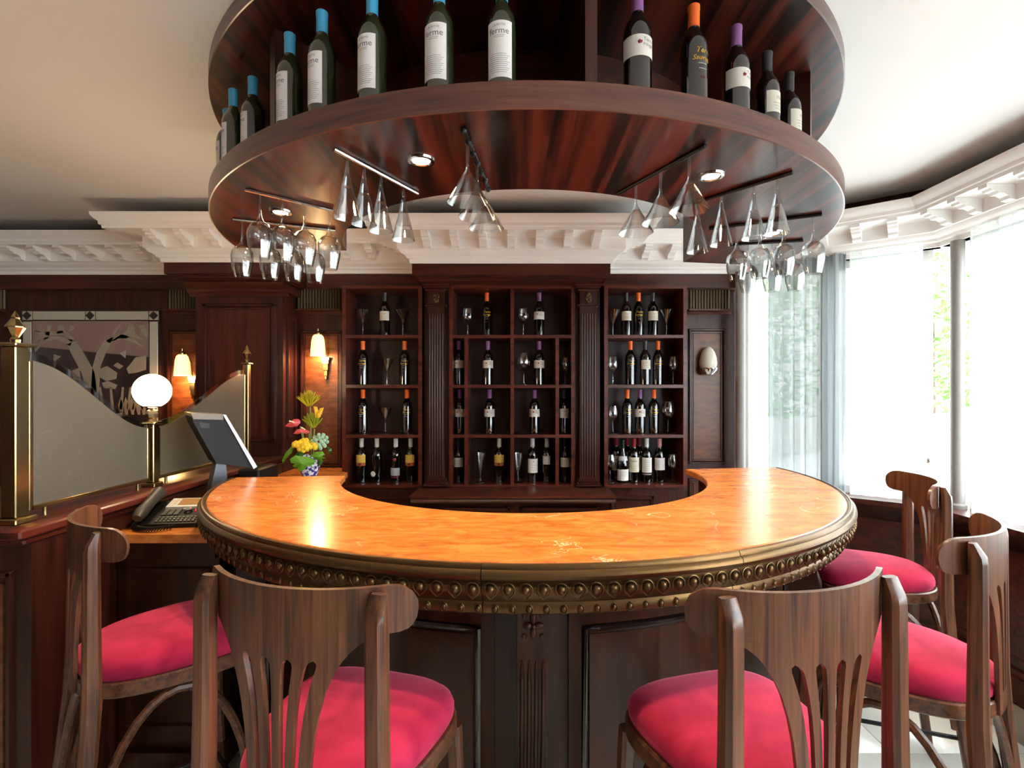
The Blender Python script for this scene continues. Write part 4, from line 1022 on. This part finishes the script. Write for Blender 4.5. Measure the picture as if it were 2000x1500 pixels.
for pts, d, mt_ in (([(578, 893), (588, 886), (600, 888), (612, 889), (622, 893), (628, 898), (622, 901), (627, 903), (618, 904), (621, 908), (611, 906), (606, 913), (598, 917), (591, 911), (597, 902), (588, 910), (583, 906), (594, 897), (580, 901)], -.09, LEAF),
                ([(612, 889), (622, 881), (636, 879), (641, 886), (634, 888), (643, 893), (634, 893), (639, 900), (628, 897), (620, 893)], -.06, LEAF),
                ([(583, 885), (592, 878), (600, 884), (596, 891), (586, 893)], -.05, DLEAF), ([(579, 868), (570, 873), (560, 884), (553, 899), (556, 904), (561, 896), (572, 884)], -.02, LEAF),
                ([(638, 872), (647, 876), (648, 882), (640, 888)], .0, DLEAF), ([(624, 898), (634, 893), (632, 905), (624, 911)], -.03, DLEAF)):
    leafy([fp(x, y, d) for x, y in pts], mt_, 'leaf')
ax, ay, az = fp(604, 880)
for a, b in (((606, 795), (608, 890)), ((614, 838), (612, 890)), ((586, 832), (597, 880)), ((604, 846), (604, 880)), ((591, 846), (596, 870))):
    MB().tube([fp(*a), fp(*b)], .004, 6).build('stem', STEM, va)
def spiky(cx_, cy_, base, rad, hgt, n, name, mat, tip):
    c = fp(cx_, base, -.02); m = MB(); m.ball((c[0], c[1], c[2] + hgt * .3), rad * .5, 12, 8, (1, 1, .9))
    for k in range(n):
        a = random.uniform(0, 2 * PI); ph_ = random.uniform(.05, 1.15); L_ = hgt * random.uniform(.85, 1.12)
        d = Vector((math.sin(ph_) * math.cos(a), math.sin(ph_) * math.sin(a), math.cos(ph_)))
        m.tube([Vector(c) + d * .012, Vector(c) + d * L_ * .6 + Vector((0, 0, .012)), Vector(c) + d * L_ + Vector((0, 0, .02))], [.004, .004, .0012], 4)
    m.build(name, mat, va)
spiky(606, 780, 794, .05, .078, 150, 'pincushion_flower', LIME, 0)
spiky(614, 820, 836, .05, .075, 120, 'pincushion_flower', plain('protea_green', '9aa51f', .6, bscale=40), 0)
for pts in ([(622, 816), (618, 793), (625, 794), (628, 806)], [(628, 810), (630, 797), (638, 795), (634, 808), (628, 816)], [(624, 816), (626, 799), (631, 803), (632, 814)]): leafy([fp(x, y, -.05) for x, y in pts], plain('lily_yellow', 'f4c53a', .5), 'lily_petal')
leafy([fp(x, y, -.03) for x, y in ((560, 832), (568, 825), (578, 818), (586, 818), (590, 821), (590, 826), (584, 832), (572, 834))], PINK, 'anthurium_spathe', bend=.03)
leafy([fp(x, y, -.05) for x, y in ((579, 846), (586, 838), (594, 836), (602, 838), (608, 840), (612, 843), (604, 846), (596, 844), (588, 847))], PINK, 'anthurium_spathe', bend=.03)
for a, b in (((574, 821), (581, 824)), ((597, 833), (602, 838))): MB().tube([fp(*a, -.07), fp(*b, -.05)], .004, 6).build('spadix', plain('spadix_cream', 'f2e2b8', .5), va)
for x, y, d in ((587, 865, -.05), (597, 861, -.02), (607, 868, -.08), (618, 868, -.04), (600, 872, -.07)):
    c = fp(x, y, d); m = MB()
    m.ball(c, .018, 10, 8)
    for k in range(11):
        a = k * 2.4; q = .012 + .0016 * k
        m.ball((c[0] + q * math.cos(a), c[1] + q * math.sin(a) * .8, c[2] + .006 - .002 * k), .016, 8, 5, (1, .8, 1))
    m.build('yellow_rose', YEL, va)
c = fp(626, 862, -.02); m = MB()
for ring_, (n, tl) in enumerate(((5, .02), (8, .034), (10, .046))):
    for k in range(n):
        a = 2 * PI * k / n + ring_ * .3
        m.ball((c[0] + tl * math.cos(a), c[1] + tl * math.sin(a) * .5 - .02 + .012 * ring_, c[2] + tl * math.sin(a) * .9), .014, 8, 5, (1, .5, 1))
m.build('succulent', SUC, va)

# ------------------------------------------------------------------ sheer curtains
def curtain(A, B, t0, t1, amp, folds, lab, off=.05, skew=0, mat=None):
    n = max(40, int(folds * 10)); nz = 10; vs = []; fs = []
    for j in range(nz + 1):
        v = j / nz; z = SILL + .008 + (2.385 - SILL) * v
        for i in range(n + 1):
            u = i / n; t = t0 + (t1 - t0) * u + skew * (1 - v) * u
            w_ = amp * math.sin(2 * PI * folds * u + .6 * math.sin(3 * u + v)) * (.75 + .25 * math.cos(v * 2)) + amp * .4 * math.sin(2 * PI * folds * 2.3 * u + 1)
            vs.append(seg_pt(A, B, t, off + w_, z))
    for j in range(nz):
        for i in range(n): q = j * (n + 1) + i; fs.append((q, q + 1, q + n + 2, q + n + 1))
    tag(MB().add(vs, fs).build('sheer_curtain', mat or SHEER, None, True), lab, 'curtain', 'sheer curtains in the bay')
r1 = lambda px: ray_seg(px, K0, K1, .05); r2 = lambda px: ray_seg(px, K1, K2, .05)
curtain(K0, K1, r1(1462), r1(1500), .008, 3, 'narrow strip of sheer curtain beside the panelled wall')
curtain(K0, K1, r1(1502), r1(1652), .034, 6, 'gathered grey sheer curtain with deep folds left of the flat curtain', mat=LINEN)
curtain(K0, K1, r1(1660), r1(1803), .008, 4, 'flat sheer curtain ending left of the open window gap')
curtain(K1, K2, r2(1900), .36, .02, 12, 'sheer curtain at the right edge of the picture beyond the post', skew=0)

# ------------------------------------------------------------------ outside
struct(MB().box(2.0, 30, -20, 30, -.3, -.16).box(-12, 2.0, 4.2, 30, -.3, -.16).build('ground', plain('pale_asphalt', 'b9b7b2', .9, bscale=2)), 'sunlit street outside')
def leafball(cx_, cy_, z0, z1, rad, n, lab, name='street_tree'):
    t = thing(name, lab, 'tree', (cx_, cy_, -.16))
    MB().lathe([(.12, 0), (.09, (z0 + z1) / 2), (0, z1 - .3)], 8).build('trunk', plain('bark', '6a5544', .9), t)
    m = MB()
    for k in range(n):
        a = random.uniform(0, 2 * PI); q = rad * math.sqrt(random.random()); z = random.uniform(z0, z1)
        p = Vector((q * math.cos(a), q * math.sin(a), z)); s_ = random.uniform(.05, .1)
        u = Vector((random.uniform(-1, 1), random.uniform(-1, 1), random.uniform(-1, 1))).normalized(); v = u.orthogonal().normalized()
        m.add([p - u * s_, p + v * s_ * .5, p + u * s_, p - v * s_ * .5], [(0, 1, 2, 3)])
    o = m.build('foliage', plain('street_foliage', '6d9a45', .6), t); o['kind'] = 'stuff'
leafball(6.6, 8.3, 1.3, 4.4, .8, 2600, 'leafy green street tree seen through the curtain gap')
leafball(4.4, 9.5, 1.2, 4.2, 1.1, 2600, 'leafy tree across the street behind the gathered curtain')
leafball(7.5, 5.0, 1.4, 4.2, .8, 2000, 'leafy street tree seen through the right curtain')
cr_ = thing('parked_car', 'white car parked outside the bay window', 'car', (5.2, 5.75, -.16), R(-8))
prof = [(-2.1, .3), (-2.15, .62), (-1.95, .82), (-1.3, .9), (-.7, 1.38), (.55, 1.42), (1.3, .98), (2.0, .9), (2.15, .6), (2.1, .3)]
def carsec(k): return [(x, z) for x, z in prof]
WP = plain('white_car_paint', 'f0f0ee', .25, coat=.5)
MB().loft([[(x * .97, -.86, z) for x, z in prof], [(x, -.7, z * (1.0 if z < .95 else 1.02)) for x, z in prof], [(x, .7, z) for x, z in prof], [(x * .97, .86, z) for x, z in prof]]).build('car_body', WP, cr_)
MB().prism([(-1.15, .95), (-.65, 1.3), (.5, 1.34), (1.05, .98)], 'y', -.872, -.855).build('side_window', plain('car_glass', '55606a', .1), cr_)
for wx in (-1.35, 1.35):
    for wy in (-.82, .82):
        o = MB().lathe([(0, -.1), (.31, -.1), (.33, -.06), (.33, .06), (.31, .1), (0, .1)], 24, (wx, wy, .33), axis='y').build('tyre', plain('rubber', '1c1c1e', .8), cr_)
        MB().lathe([(0, -.108), (.05, -.112), (.2, -.106), (.22, -.09), (.22, .09), (.2, .106), (0, .108)], 20, (wx, wy, .33), axis='y').build('wheel_rim', plain('alloy', '9aa2ac', .3, metal=.8), o)
bd = thing('facade', 'pale building facade across the street', 'building', (8, 14, -.16))
MB().box(-14, 8, 0, .5, 0, 7).build('facade_wall', plain('pale_render', 'dcd6ca', .9), bd)
for k in range(6):
    f_ = MB().box(-12 + k * 3.2, -10.6 + k * 3.2, -.06, .0, 1.2, 3.0).build('facade_window', plain('facade_frame', 'c9c4ba', .7), bd)
    MB().box(-11.9 + k * 3.2, -10.7 + k * 3.2, -.08, -.06, 1.3, 2.9).build('pane', plain('facade_glass', '8c979c', .2), f_)
